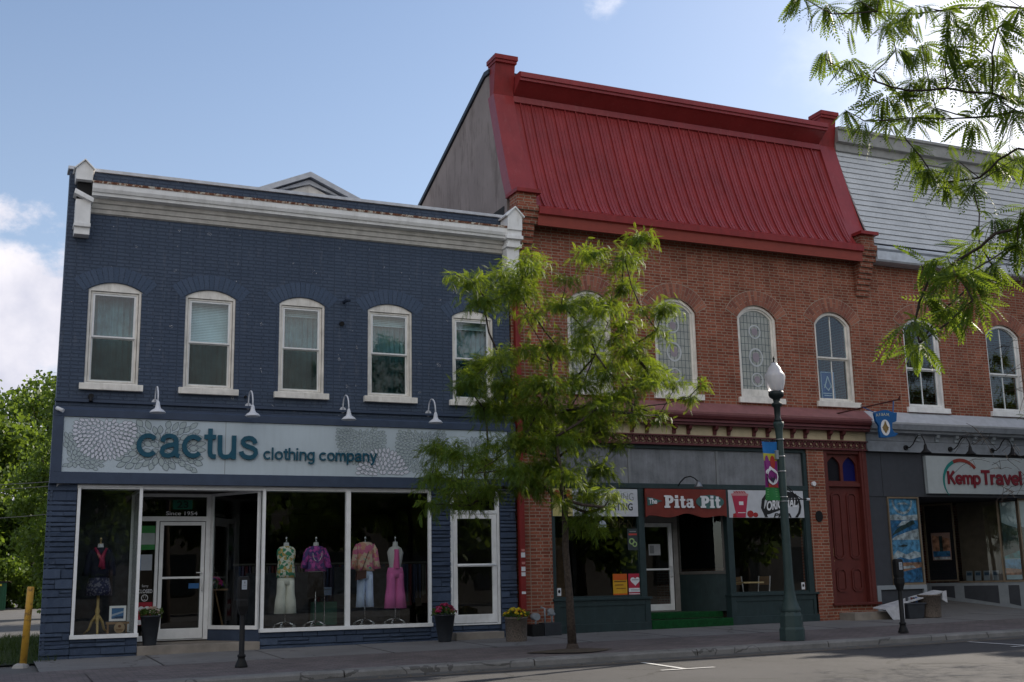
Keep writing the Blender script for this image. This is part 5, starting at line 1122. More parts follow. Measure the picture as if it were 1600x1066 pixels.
def place(tmpl, P, D, Sc, rs):
    """copies of the leaf template at P pointing along D"""
    D = D/np.linalg.norm(D, axis=1, keepdims=True); upv = np.array([0, 0, 1.])+rs.normal(0, .45, D.shape)
    Y = np.cross(upv, D); Y /= np.linalg.norm(Y, axis=1, keepdims=True)+1e-9; Z = np.cross(D, Y)
    F = np.stack([D, Y, Z], 1)*Sc[:, None, None]
    return np.einsum('qvk,nkj->nqvj', tmpl, F)+P[:, None, None, :]
def pinnate_clump(tmpls, c, r, n, rs, hang=.55):
    """leaves along short drooping twigs inside a clump; returns leaf quads and twig lines"""
    out = []; twigs = []; nt_ = max(3, int(n/7)); 
    for k in range(nt_):
        d = rs.normal(0, 1, 3); d[2] = d[2]*.5+.15; d /= np.linalg.norm(d); L = r*rs.uniform(.7, 1.25); m = max(3, int(n/nt_))
        t = np.sort(rs.uniform(.05, 1, m)); P = c+np.outer(t*L, d); P[:, 2] -= (t**2)*L*.35
        twigs.append([c, c+d*L*.5+np.array([0, 0, -.09*L]), c+d*L+np.array([0, 0, -.35*L])])
        side = rs.normal(0, 1, (m, 3)); side -= np.outer(side@d, d); side /= np.linalg.norm(side, axis=1, keepdims=True)+1e-9
        D = d*.55+side*.8; D[:, 2] -= hang
        out.append(place(tmpls[rs.randint(len(tmpls))], P, D, rs.uniform(.7, 1.15, m), rs))
    return out, twigs
TM = [leaf_template(.145, 10, .026, .0100, d) for d in (.2, .45, .7)]
def grow(nodes, parents, pts, rads):
    """attach clump centres to the nearest lower node of the skeleton"""
    order = np.argsort([np.linalg.norm(np.array(p)-np.array(nodes[0])) for p in pts])
    segs = []
    for i in order:
        p = np.array(pts[i]); best = None; bd = 1e9
        for j, q in enumerate(nodes):
            d = np.linalg.norm(p-q)+ (1.5*max(0, q[2]-p[2]+.1))
            if d < bd: bd = d; best = j
        nodes.append(p); parents.append(best)
    return nodes, parents
def limb_mesh(nodes, parents, r_tip=.008, k=.0105, mb=None, sag=.06):
    n = len(nodes); cnt = [0]*n; ch = [[] for _ in range(n)]
    for i in range(n-1, 0, -1): pass
    for i in range(1, n): ch[parents[i]].append(i)
    def load(i):
        s = 1
        for c in ch[i]: s += load(c)
        cnt[i] = s; return s
    load(0); mb = mb or MB()
    for i in range(1, n):
        a = nodes[parents[i]]; b = nodes[i]; ra = min(k*math.sqrt(cnt[i])+r_tip, k*math.sqrt(cnt[parents[i]])+r_tip); rb = k*math.sqrt(max(0, cnt[i]-1))*.9+r_tip
        mid = (a+b)/2+np.array([random.uniform(-1, 1), random.uniform(-1, 1), -.5])*sag*np.linalg.norm(b-a)
        mb.tube([a, a*.5625+mid*.375+b*.0625, mid, a*.0625+mid*.375+b*.5625, b], [ra, ra*.75+rb*.25, (ra+rb)/2, ra*.25+rb*.75, rb], 6)
    return mb
# the street tree, clumps laid out as the crown stands
CL = [(991,369,29),(981,413,29),(981,447,29),(923,399,34),(825,413,39),(786,433,34),(738,438,27),(713,430,15),(811,457,44),(757,472,29),(913,472,29),(952,477,34),(874,472,29),(1045,486,27),(981,501,29),(1020,511,24),(752,560,29),(781,555,29),(820,545,29),(869,545,39),(913,520,34),(981,545,39),(957,574,39),(1010,574,34),(737,594,29),(786,603,39),(845,594,44),(903,594,34),(786,638,39),(835,638,39),(762,633,29),(884,642,39),(942,633,39),(976,613,29),(1010,603,29),(1060,598,24),(1094,603,19),(1084,623,15),(1030,589,24),(1030,657,22),(991,652,24),(933,672,34),(874,677,39),(825,681,39),(913,691,29),(972,696,19),(679,701,29),(718,701,34),(757,720,34),(669,745,29),(718,755,34),(762,755,29),(660,779,19),(698,794,24),(742,789,24),(801,730,39),(845,725,39),(825,760,29),(884,745,39),(933,730,29),(913,769,29),(952,765,24),(947,789,19),(874,779,19),(913,808,29),(933,820,15),(840,500,26),(890,430,18),(960,530,22),(860,610,26),(930,560,22),(905,545,24),(800,690,24),(770,690,22),(1000,480,16),(1000,640,20),(845,665,24),(1000,395,18)]
def px_to_world(x, y, Y):
    v = r3*((x-800)/1842.09)+u3*(-(y-533)/1842.09)+fw; o = M.translation; return np.array(o+v*((Y-o.y)/v.y))
ST = thing('street_tree', 'young honey locust street tree with feathery leaves in front of the two buildings', 'tree', (8.28, -4.1, zg(8.3)-.05), 'street trees along the kerb')
rs = np.random.RandomState(3)
base = np.array([8.28, -4.1, .0]); trunk = [base, np.array([8.25, -4.1, .9]), np.array([8.21, -4.08, 1.7]), np.array([8.22, -4.08, 2.5]), np.array([8.12, -4.05, 3.3]), np.array([8.07, -4.05, 4.1]), np.array([8.02, -4.1, 5.0])]
nodes = [np.array(p) for p in trunk[3:]]; par = [0, 0, 1, 2]
for (x, y), Yd in (((890,640), -4.2), ((915,590), -4.3), ((950,505), -4.4), ((938,628), -4.2), ((991,603), -4.4), ((812,481), -3.8), ((840,640), -3.7), ((845,560), -3.8), ((800,700), -4.3), ((740,740), -4.5), ((850,760), -4.2)):
    p = px_to_world(x, y, Yd); d = [np.linalg.norm(p-q)+2*max(0, q[2]-p[2]) for q in nodes]; nodes.append(p); par.append(int(np.argmin(d)))
pts = []; rad = []
for x, y, r in CL:
    for q in range(2 if r > 26 else 1):
        Y = -4.1+rs.uniform(-1.05, 1.05)*(.5+.5*min(1, r/35)); p = px_to_world(x+rs.uniform(-8, 8), y+rs.uniform(-8, 8), Y); pts.append(p); rad.append(r*.0128)
nodes, par = grow(nodes, par, pts, rad)
mb = MB(); mb.tube(trunk, [.084, .066, .060, .056, .045, .034, .022], 12); mb.tube([base+np.array([0, 0, -.08]), base+np.array([0, 0, .12])], [.15, .092], 12)
limb_mesh(nodes, par, .005, .0048, mb); mb.obj('trunk', bark, ST, smooth=True)
Q = []; TW = MB()
for p, r in zip(pts, rad):
    o, tw = pinnate_clump(TM, p, r*.92, int((40+r*r*1080)*(.95 if (p[0] < 7.6 and p[2] < 4.2) else 1)), rs); Q += o
    for t in tw[:5]: TW.tube(t, .0035, 4, cap=False)
Q = np.concatenate([q.reshape(-1, 4, 3) for q in Q]); crown = quads_obj('crown', Q, leaf_main, ST, (8.28, -4.1, zg(8.3)-.05)); tag(TW.obj('twigs', bark, crown), kind='stuff')
def copy_tree(src, loc, rz, label, sc=1.):
    t = src.copy(); COL.objects.link(t); t.location = loc; t.rotation_euler = (0, 0, rz); t.scale = (sc, sc, sc); t['label'] = label
    def rec(a, b):
        for c in a.children:
            if c.name == b.name: continue
            d = c.copy(); COL.objects.link(d); d.parent = b; rec(c, d)
    rec(src, t); return t
copy_tree(ST, (23.9, -4.2, zg(24)-.05), 2.2, 'street tree at the right edge of the view by the travel shop', 1.0)
copy_tree(ST, (30.6, -4.3, zg(31)-.05), 4.0, 'unseen street tree added further up the street to dapple the road', 1.05)  # out of view, added for extra dappled shade on the road

# ------------------------------------------------------------------ branches of the near tree
NB = [(1250,10,20),(1290,25,26),(1340,15,34),(1390,50,34),(1430,25,36),(1480,35,34),(1540,20,40),(1590,30,34),(1400,95,30),(1365,130,34),(1385,165,34),(1420,150,34),(1390,205,22),(1450,135,34),(1462,185,22),(1500,130,38),(1550,100,42),(1590,125,42),(1560,170,42),(1520,200,28),(1590,190,34),(1292,95,13),(1330,108,13),(1320,188,9),(1350,205,10),(1450,278,22),(1500,270,30),(1550,270,34),(1590,262,34),(1480,298,26),(1520,305,24),(1425,200,16),(1595,345,34),(1555,360,34),(1530,395,42),(1480,420,40),(1440,430,28),(1500,450,40),(1550,430,34),(1445,480,34),(1424,520,32),(1437,552,26),(1480,495,32),(1520,485,32),(1590,395,26),(1440,268,12),(1375,10,26),(1510,60,30),(1560,60,30),(1425,245,10),(1480,90,20),(1440,85,18)]
def px_ray(x, y, d):
    v = (r3*((x-800)/1842.09)+u3*(-(y-533)/1842.09)+fw).normalized(); return np.array(M.translation+v*d)
NTb = thing('near_tree', 'leafy branches of a nearer honey locust hanging into the upper right corner', 'tree', (5.0, -18.6, -.05))
rs = np.random.RandomState(8)
tb = [np.array([5.0, -18.6, -.1]), np.array([4.98, -18.6, 1.5]), np.array([4.95, -18.6, 2.7]), np.array([4.9, -18.55, 3.6]), np.array([5.0, -18.5, 4.8]), np.array([5.2, -18.3, 6.2])]
nodes = [p.copy() for p in tb]; par = [0, 0, 1, 2, 3, 4]
def chain(pxs, start, dist):
    j = start
    for x, y in pxs: nodes.append(px_ray(x, y, dist)); par.append(j); j = len(nodes)-1
chain([(1640, 10), (1560, 10), (1500, 13), (1430, 22), (1370, 18), (1300, 22)], 4, 6.6)
chain([(1650, 200), (1600, 163), (1550, 146), (1480, 138), (1420, 142), (1370, 128), (1300, 100)], 3, 6.4)
chain([(1640, 240), (1590, 232), (1560, 250), (1530, 278), (1460, 285)], 3, 6.8)
chain([(1650, 340), (1600, 352), (1555, 365), (1500, 405), (1450, 440), (1430, 500)], 2, 6.0)
k0 = len(nodes); pts = []; rad = []
for x, y, r in NB:
    d = (6.0 if y > 330 else 6.8 if 240 < y <= 330 else 6.5)+rs.uniform(-.25, .25)
    pts.append(px_ray(x, y-16, d)); rad.append(r*.0034)
for i in range(46):                                                       # rest of the crown, out to the right and above
    a = rs.uniform(0, 6.28); q = rs.uniform(.4, 2.4); p = np.array([6.4+q*math.cos(a), -18.2+q*math.sin(a)*.8, rs.uniform(3.6, 7.4)]); pts.append(p); rad.append(rs.uniform(.2, .34))
NN0 = len(NB); nodes, par = grow(nodes, par, pts, rad)
mb = MB(); mb.tube(tb, [.16, .14, .12, .09, .06, .03], 12); limb_mesh(nodes, par, .002, .0013, mb, .05); mb.obj('trunk', bark, NTb, smooth=True)
TN = [leaf_template(.14, 12, .023, .0092, d) for d in (.15, .4, .7)]
Q = []; TW = MB()
for i, (p, r) in enumerate(zip(pts, rad)):
    o, tw = pinnate_clump(TN, p, max(.025, r-.055), int(9+r*145) if i < NN0 else 45, rs, .75); Q += [q.reshape(-1, 4, 3) for q in o]
    if i < NN0:
        for t in tw: TW.tube(t, .0016, 4, cap=False)
Q = np.concatenate(Q); crown = quads_obj('crown', Q, leaf_near, NTb, (5.0, -18.6, -.05)); tag(TW.obj('twigs', bark, crown), kind='stuff')

# ------------------------------------------------------------------ trees behind and across the street
def blob_tree(name, label, loc, h, rx, n, leaf, rs, mat, z0=.12, group=None, lobes=26, share=None):
    t = thing(name, label, 'tree', loc, group)
    c = []
    for i in range(lobes):
        a = rs.uniform(0, 6.28); u = rs.uniform(z0, .93); w = math.sin(math.pi*min(1, (u-z0*.6)/(1-z0*.6)))**.6; q = rs.uniform(.25, .85)*rx*w
        c.append((q*math.cos(a), q*math.sin(a), u*h, rs.uniform(.16, .30)*rx))
    c = np.array(c); k = rs.randint(0, lobes, n); d = rs.normal(0, 1, (n, 3)); d /= np.linalg.norm(d, axis=1, keepdims=True); rr = rs.uniform(.2, 1.5, (n, 1))**.5
    P = c[k, :3]+d*rr*c[k, 3:4]*np.array([1, 1, .8]); P[:, 2] = np.maximum(P[:, 2], .15)
    u = rs.normal(0, 1, (n, 3)); u[:, 2] -= .5; u /= np.linalg.norm(u, axis=1, keepdims=True); v = np.cross(u, rs.normal(0, 1, (n, 3))); v /= np.linalg.norm(v, axis=1, keepdims=True); s = leaf*rs.uniform(.6, 1.3, (n, 1))
    V = np.stack([P, P+u*s*.5+v*s*.42, P+u*s, P+u*s*.5-v*s*.42], 1)
    quads_obj('crown', V, mat, t)
    mb = MB(); mb.tube([(0, 0, -.1), (.1, 0, h*.3), (0, .1, h*.62), (.15, 0, h*.85)], [rx*.06, rx*.045, rx*.03, rx*.01], 8)
    for i in range(0, lobes, 2): x, y_, z, r = c[i]; zz = max(.25*h, z-.25*h); mb.tube([(0, 0, zz), (x*.5, y_*.5, (zz+z)/2), (x, y_, z)], [rx*.02, rx*.014, rx*.005], 5)
    o = mb.obj('trunk', bark, None, smooth=True); o.parent = t; return t
rs = np.random.RandomState(21)
blob_tree('maple_tree', 'tall broad maple behind the car park, sunlit on top, nearest the left frame edge', (-3.6, 68, -.05), 16.6, 6.4, 34000, .34, rs, leaf_far, .04, 'maples behind the car park', 80)
blob_tree('maple_tree', 'tall maple behind the car park close to the blue building corner', (3.2, 74, -.05), 18.0, 6.6, 30000, .36, rs, leaf_far, .04, 'maples behind the car park', 80)
blob_tree('maple_tree', 'nearer dark maple whose leaves poke out beside the blue wall', (3.0, 34, -.05), 11.6, 3.3, 30000, .17, rs, leaf_far, .02, 'maples behind the car park', 90)
blob_tree('maple_tree', 'low spreading hidden tree added behind the blue building to shade the car park', (9.5, 25, -.05), 9.5, 5.5, 12000, .35, rs, leaf_far, .1, 'maples behind the car park', 50)  # hidden by the building, added to throw shade over the car park
for x_, y_, h_, r_, lb in ((-2.6, 66, 6.0, 3.6, 'low dark bush under the maple at the left frame edge'), (2.2, 67, 5.2, 3.6, 'low dark bush beneath the maples nearest the blue building'), (.4, 76, 8.0, 4.5, 'tall dense bush filling the gap between the two far maples')):
    blob_tree('bush', lb, (x_, y_, -.05), h_, r_, 13000, .26, rs, leaf_far, .0, 'bushes behind the car park', 22)
first = None
for i, (x, y, s_) in enumerate(((-11, -31, 1.), (-2.5, -33, .85), (4, -31.5, .75), (11, -33, .92), (19, -31, .8), (27, -32, .9), (37, -32, 1.))):
    if first is None: first = blob_tree('park_tree', 'broad tree across the street, seen only in window reflections', (x, y, -.1), 10.5, 5.4, 7000, .5, rs, leaf_far, .22, 'trees across the street', 26)
    else: copy_tree(first, (x, y, -.1), i*1.3, 'broad tree across the street, number %s counting from the left' % ('one', 'two', 'three', 'four', 'five', 'six', 'seven')[i], s_)
OB = thing('brick_row', 'long brick building across the street, seen only in window reflections', 'building', (12, -38, 0)); MB().box(-30, 60, -48, -40, -.2, 6.5).obj('wall', plain('dull_render', (.10, .095, .09), .9, var=.3, scale=.4), OB)
mb = MB()
for i in range(20): mb.box(-27+4.3*i, -25+4.3*i, -40.0, -39.94, .8, 2.9)
mb.obj('shop_windows', plain('dark_pane', (.02, .025, .03), .2), OB)

# ------------------------------------------------------------------ car park and grass on the left
mb = MB(); mb.box(-1.1, .55, 61.5, 63, .0, 1.75).mat(1).box(-1.15, .6, 61.4, 63.1, 1.70, 1.80).mat(0)
for i in range(6): mb.box(-1.0+.27*i, -.94+.27*i, 61.42, 61.5, .1, 1.6)
t = thing('dumpster', 'dark green steel dumpster with a yellow label at the back of the car park', 'dumpster', (-.3, 62, -.05)); mb.obj('body', [plain('dumpster_green', (.012, .07, .035), .5), black], t)
MB().box(-.75, -.30, 61.38, 61.41, 1.20, 1.62).box(-.20, .25, 61.38, 61.41, 1.50, 1.62).box(-.20, .15, 61.38, 61.41, 1.1, 1.2).obj('label_plate', flat('label_yellow', (.50, .38, .04)), t)
mb = MB(); mb.tube([(-.302, -.62, -.03), (-.250, -.62, 1.24), (-.2495, -.62, 1.26)], [.058, .058, .05], 16)
bo = thing('bollard', 'leaning yellow painted steel bollard at the corner of the blue building', 'bollard', (-.3, -.62, 0))
def mat_bollard():
    m, t, b = newmat('bollard_yellow'); p = pos(t); f = noise(t, p, 7, 6, .75)
    c = ramp(t, f, [(.36, (.16, .09, .03)), (.46, (.50, .27, .03)), (.8, (.58, .34, .04))]); lk(t, c, b.inputs['Base Color']); b.inputs['Roughness'].default_value = .6; bump(t, b, f, .3, .004); return m
mb.obj('post', mat_bollard(), bo, smooth=True)
mb = MB(); mb.lathe([(.14, -.08), (.12, -.03), (.07, .0)], (-.33, -.62, 0), 9, .12); mb.obj('concrete_foot', concrete, bo)
rs = np.random.RandomState(4); n = 5200; P = np.stack([rs.uniform(-1.2, .25, n), rs.uniform(-.35, 12, n)**1., np.full(n, -.03)], 1); P[:, 0] += P[:, 1]*.07
d = rs.normal(0, .35, (n, 3)); d[:, 2] = 1; s_ = rs.uniform(.05, .16, (n, 1)); w_ = rs.normal(0, 1, (n, 3)); w_[:, 2] = 0; w_ /= np.linalg.norm(w_, axis=1, keepdims=True); w_ *= .006
tag(quads_obj('grass', np.stack([P-w_, P+w_, P+d*s_+w_*.3, P+d*s_-w_*.3], 1), mat_leaf('grass_blade', (.015, .03, .008), (.03, .055, .012), None, .2)), kind='stuff')
strip('verge', -1.4, .4, -.3, 12, -.035, -.035, grassm, 3)
for k, (za, zb, lb) in enumerate(((4.04, 4.01, 'upper'), (3.86, 3.90, 'middle'), (3.06, 3.19, 'lower'))):
    mb = MB(); pts_ = []
    for i in range(25):
        u = i/24; pts_.append((-14+15.2*u, 10+.8*u*0, zb+(za-zb)*1.3*(1-u)+1.6*(1-u)**2-.9*4*u*(1-u)*.5)); 
    pts_ = [(x, y, z) for x, y, z in pts_]; mb.tube(pts_, .009, 5); o = one(mb, 'overhead_cable', flat('cable_grey%d' % k, (.22, .22, .22)), '%s of three slack cables running left from the blue building' % lb, 'cable', (-6, 10, 4), 'slack cables beside the building')

# ------------------------------------------------------------------ street lamp
LX, LY, LZ = 12.62, -4.43, zg(12.6)-.085
SL = thing('street_lamp', 'green cast iron street lamp with frosted acorn globe and summer banner', 'street lamp', (LX, LY, LZ))
mb = MB()
for (r0, z0), (r1, z1) in zip([(.235, 0), (.235, .20), (.215, .24), (.21, .44), (.19, .48)], [(.235, .20), (.215, .24), (.21, .44), (.19, .48), (.175, .52)]):
    a = [2*math.pi*(k+.5)/8 for k in range(8)]; mb.add([(LX+r0*math.cos(q), LY+r0*math.sin(q), LZ+z0) for q in a]+[(LX+r1*math.cos(q), LY+r1*math.sin(q), LZ+z1) for q in a], [(k, (k+1) % 8, (k+1) % 8+8, k+8) for k in range(8)])
mb.obj('base', lampgreen, SL, bevel=.008)
mb = MB(); mb.lathe([(.175, .50), (.19, .53), (.18, .57), (.165, .60), (.125, .72), (.10, .88), (.088, 1.05), (.083, 1.4), (.078, 2.2), (.070, 3.3), (.066, 3.75), (.075, 3.88), (.10, 3.96), (.10, 4.02)], (LX, LY, LZ), 32, -.07); mb.obj('pole', lampgreen, SL, smooth=True)
mb = MB(); mb.lathe([(.07, 4.02), (.075, 4.06), (.055, 4.10), (.062, 4.30), (.10, 4.34), (.105, 4.37), (.06, 4.40), (.07, 4.46), (.13, 4.50), (.145, 4.54), (.145, 4.60), (.12, 4.61)], (LX-.01, LY, LZ), 24); mb.obj('fitter', plain('fitter_dark', (.014, .022, .024), .4), SL, smooth=True)
def mat_globe():
    m, t, b = newmat('frosted_globe'); b.inputs['Base Color'].default_value = (.70, .70, .74, 1); b.inputs['Transmission Weight'].default_value = .35; b.inputs['Roughness'].default_value = .3; b.inputs['IOR'].default_value = 1.3; return m
mb = MB(); mb.lathe([(.125, 4.60), (.145, 4.64), (.18, 4.76), (.195, 4.88), (.19, 4.93), (.155, 4.97), (.14, 5.00), (.12, 5.06), (.07, 5.12), (.055, 5.16)], (LX-.015, LY, LZ), 28); mb.obj('globe', mat_globe(), SL, smooth=True)
mb = MB(); mb.lathe([(.05, 5.155), (.05, 5.17), (.02, 5.18), (.015, 5.22), (.022, 5.24), (.006, 5.30)], (LX-.015, LY, LZ), 12); mb.obj('finial', black, SL, smooth=True)
steel = plain('steel_band', (.42, .43, .45), .3, metal=.7)
for z in (3.70, 3.38, 3.10, 2.62, 2.54):
    mb = MB(); mb.lathe([(.078, 0), (.086, .003), (.086, .013), (.078, .016)], (LX, LY, z), 24); mb.obj('clamp_band', steel, SL, smooth=True)
mb = MB(); mb.tube([(LX-.45, LY, 2.59), (LX+.57, LY, 2.59)], .012); mb.tube([(LX+.06, LY, 2.86), (LX+.2, LY, 2.76), (LX+.30, LY, 2.60)], .008); mb.tube([(LX+.05, LY, 2.80), (LX+.42, LY, 2.60)], .008); mb.obj('bracket_arm', black, SL); MB().tube([(LX-.43, LY, 3.68), (LX, LY, 3.68)], .012).obj('bracket_arm', black, SL)
mb = MB(); mb.tube([(LX+.53, LY, 2.59), (LX+.60, LY, 2.59)], .022, 8); mb.obj('arm_cap', whiteink, SL)
MB().box(LX-.13, LX-.075, LY-.05, LY+.03, 3.33, 3.50).obj('control_box', greytrim, SL, bevel=.004)
BN = thing('street_banner', 'narrow colourful summer banner in blue, purple and green hanging from the lamp post', 'banner', (LX-.25, LY, 2.56))
bx0, bx1 = LX-.42, LX-.085
def bw(x, z): return (x, LY-.02+.03*math.sin((z-2.5)*3+x*9), z)
def banner_shape(mb, pts, d): mb.prism([pts], 0, .002, fn=lambda a, b, q: (a, bw(a, b)[1]-d-.004+q*2, b))
mb = MB()
def grid(x0, x1, z0, z1, k, d=0, n=8):
    mb.mat(k); vs = []; 
    for i in range(n+1):
        for j in range(5): vs.append(tuple(np.array(bw(x0+(x1-x0)*j/4, z0+(z1-z0)*i/n))-np.array([0, d, 0])))
    mb.add(vs, [(5*i+j, 5*i+j+1, 5*i+j+6, 5*i+j+5) for i in range(n) for j in range(4)])
grid(bx0, bx1, 3.44, 3.66, 0); grid(bx0, bx1, 3.30, 3.44, 1); grid(bx0, bx1, 2.80, 3.30, 2); grid(bx0, bx1, 2.56, 2.80, 3)
def E_(cx, cz, rx, rz, n=14): return [(cx+rx*math.cos(2*math.pi*i/n), cz+rz*math.sin(2*math.pi*i/n)) for i in range(n)]
bc = (bx0+bx1)/2
mb.mat(2); banner_shape(mb, E_(bc-.085, 3.27, .055, .13), .003); mb.mat(4); banner_shape(mb, E_(bc+.06, 3.27, .06, .13), .003)
mb.mat(5); banner_shape(mb, [(bx0+.02, 3.10), (bc-.02, 3.20), (bx1-.02, 3.10), (bx1-.02, 3.05), (bc-.02, 3.15), (bx0+.02, 3.05)], .005)
banner_shape(mb, [(bc-.11, 2.92), (bc, 2.84), (bc+.11, 2.92), (bc+.11, 2.97), (bc, 2.89), (bc-.11, 2.97)], .006); mb.prism([E_(bc-.01, 3.00, .125, .15), E_(bc-.01, 3.00, .105, .13)[::-1]], LY-.075, LY-.07)
mb.mat(6); banner_shape(mb, [(bc-.06, 3.03), (bc-.03, 2.98), (bc+.03, 2.98), (bc+.06, 3.03), (bc+.05, 2.95), (bc, 2.88), (bc-.05, 2.95)], .03); banner_shape(mb, [(bx0+.03, 3.05), (bx0+.05, 3.05), (bx0+.045, 2.82), (bx0+.03, 2.82)], .03)
mb.mat(4); banner_shape(mb, [(bx0+.06, 2.80), (bx1-.03, 2.80), (bx1-.03, 2.88), (bc, 2.84), (bx0+.06, 2.88)], .008)
mb.mat(7); 
for i in range(4): banner_shape(mb, [(bx0+.03, 2.62+.045*i), (bx1-.06, 2.63+.045*i), (bx1-.06, 2.64+.045*i), (bx0+.03, 2.63+.045*i)], .004)
mb.obj('fabric', [flat('banner_blue', (.01, .13, .38)), flat('banner_yellow', (.42, .38, .04)), flat('banner_purple', (.20, .015, .16)), flat('banner_green', (.02, .16, .04)), flat('banner_red', (.34, .03, .02)), whiteink, flat('banner_ink', (.02, .01, .03)), flat('banner_lime', (.12, .32, .12))], BN)

# ------------------------------------------------------------------ parking meters
def meter(x, y, label):
    z = zg(x)-.07; t = thing('parking_meter', label, 'parking meter', (x, y, z), 'parking meters at the kerb')
    mb = MB(); mb.lathe([(.10, 0), (.10, .02), (.085, .06), (.06, .12), (.055, .15), (.066, .16), (.066, .19), (.044, .20), (.042, .9), (.042, .93)], (x, y, z), 16); mb.obj('pole', black, t, smooth=True)
    mb = MB(); 
    def rr(w, d, zz): return [(x+a*w, y+b*d, z+zz) for a, b in ((-1, -.7), (-.7, -1), (.7, -1), (1, -.7), (1, .7), (.7, 1), (-.7, 1), (-1, .7))]
    lv = [rr(.05, .05, .80), rr(.065, .06, .86), rr(.088, .075, .93), (rr(.088, .075, 1.02)), rr(.078, .068, 1.04), rr(.092, .07, 1.10), rr(.094, .07, 1.34), rr(.085, .062, 1.385), rr(.06, .045, 1.40)]
    vs = [q for l in lv for q in l]; mb.add(vs, [(8*i+j, 8*i+(j+1) % 8, 8*i+(j+1) % 8+8, 8*i+j+8) for i in range(len(lv)-1) for j in range(8)]+[tuple(range(8))[::-1], tuple(range(len(vs)-8, len(vs)))])
    hd = mb.obj('head', black, t, bevel=.004)
    mb = MB(); mb.box(x-.035, x+.045, y-.075, y-.070, z+1.19, z+1.335).mat(1).box(x-.015, x+.03, y-.077, y-.075, z+1.25, z+1.26).box(x-.02, x+.03, y-.077, y-.075, z+1.225, z+1.23).box(x-.002, x+.018, y-.077, y-.075, z+1.28, z+1.315); mb.obj('display', [flat('meter_label', (.34, .38, .44)), greyink], hd); return t
meter(2.765, -3.55, 'black single post parking meter at the kerb in front of the clothes shop'); meter(15.30, -4.34, 'black single post parking meter at the kerb in front of the maroon door')

# ------------------------------------------------------------------ planters
def flowers(t, c, r, h, n, mats, gm, seed, petal=.028):
    rs = np.random.RandomState(seed); a = rs.uniform(0, 6.28, 260); q = r*np.sqrt(rs.uniform(0, 1, 260)); P = np.stack([c[0]+q*np.cos(a), c[1]+q*np.sin(a), c[2]+rs.uniform(-.02, .75, 260)*h*(1-(q/r)**2*.6)], 1)
    D = rs.normal(0, .6, (260, 3)); D[:, 2] += .4; D += (P-np.array(c))*3; D /= np.linalg.norm(D, axis=1, keepdims=True); V = np.cross(D, rs.normal(0, 1, (260, 3))); V /= np.linalg.norm(V, axis=1, keepdims=True); s_ = rs.uniform(.05, .09, (260, 1))
    o = quads_obj('foliage', np.stack([P, P+D*s_*.5+V*s_*.28, P+D*s_, P+D*s_*.5-V*s_*.28], 1), gm, t, ORG[t])
    mb = MB()
    for i in range(n):
        a = rs.uniform(0, 6.28); q = r*math.sqrt(rs.uniform(0, 1)); dn = Vector((q*math.cos(a)/r*.8, q*math.sin(a)/r*.8-.3, .9)).normalized(); p = Vector((c[0]+q*math.cos(a), c[1]+q*math.sin(a), c[2]+h*(1-(q/r)**2*.7)+rs.uniform(-.03, .02)))
        u = dn.orthogonal().normalized(); v = dn.cross(u); mb.mat(rs.randint(len(mats)) if rs.uniform() > .5 else 0)
        for layer in range(2):
            m = 8
            for k in range(m):
                b = 2*math.pi*(k+.5*layer)/m; e = u*math.cos(b)+v*math.sin(b); f = dn.cross(e); pl = petal*(1.1-.35*layer); p0 = p+dn*.008*layer
                mb.poly([p0, p0+e*pl*.6+f*pl*.28+dn*.006, p0+e*pl+dn*.002, p0+e*pl*.6-f*pl*.28+dn*.006])
    mb.obj('blossoms', mats, t)
gfl = mat_leaf('planter_leaf', (.03, .06, .015), (.07, .12, .03), None, .3)
def potof(x, y, z, r0, r1, h, mat, name, label, sides=28, rim=.02):
    t = thing(name, label, 'planter', (x, y, z)); mb = MB(); mb.lathe([(r0, 0), (r0*1.02, .01), (r1, h-.03), (r1+rim*.4, h-.03), (r1+rim*.4, h), (r1-.02, h), (r1-.025, h-.05), (.01, h-.05)], (x, y, z), sides); mb.obj('pot', mat, t, smooth=True); return t
t = potof(1.83, .12, .175, .115, .175, .53, potdark, 'planter', 'tall tapered charcoal planter with faded beige blooms by the clothes shop door'); flowers(t, (1.83, .12, .72), .19, .14, 26, [flat('beige_bloom', (.30, .22, .17)), flat('pale_bloom', (.36, .30, .26))], gfl, 1, .034)
t = potof(7.31, -.5, .055, .125, .20, .52, potdark, 'planter', 'tapered black planter full of crimson pink flowers beside the right shop door'); flowers(t, (7.31, -.5, .58), .22, .19, 60, [flat('crimson_bloom', (.28, .012, .06)), flat('pink_bloom', (.38, .05, .14)), flat('deep_bloom', (.16, .005, .03))], gfl, 2, .036)
t = potof(8.50, -1.26, .04, .20, .215, .46, potstone, 'planter', 'round pebble finished planter of yellow flowers in front of the red pipe'); flowers(t, (8.50, -1.26, .50), .24, .17, 74, [flat('yellow_bloom', (.62, .44, .01)), flat('orange_bloom', (.42, .12, .01)), flat('lemon_bloom', (.60, .52, .05))], gfl, 3, .028)
t = potof(19.38, -.72, zg(19.4)-.01, .235, .26, .52, potstone, 'planter', 'empty round pebble finished tub by the travel shop window')
t = thing('storage_bin', 'dark grey plastic bin standing between the white board and the pebble tub', 'bin', (18.85, -.7, .15)); MB().hexa([(18.62, -.86, .14), (19.06, -.86, .14), (19.06, -.5, .14), (18.62, -.5, .14), (18.58, -.88, .47), (19.10, -.88, .47), (19.10, -.48, .47), (18.58, -.48, .47)]).obj('body', potdark, t, bevel=.02)
MB().box(18.55, 19.12, -.90, -.46, .465, .50).obj('lid', charcoal, t, bevel=.008)
for k in range(5):
    x = 18.72+.07*k; MB().tube([(x, -.7, .5), (x+.02, -.68, .62)], .03, 8).obj('bottle', [charcoal, greytrim, maroon, charcoal, pblue][k], t)
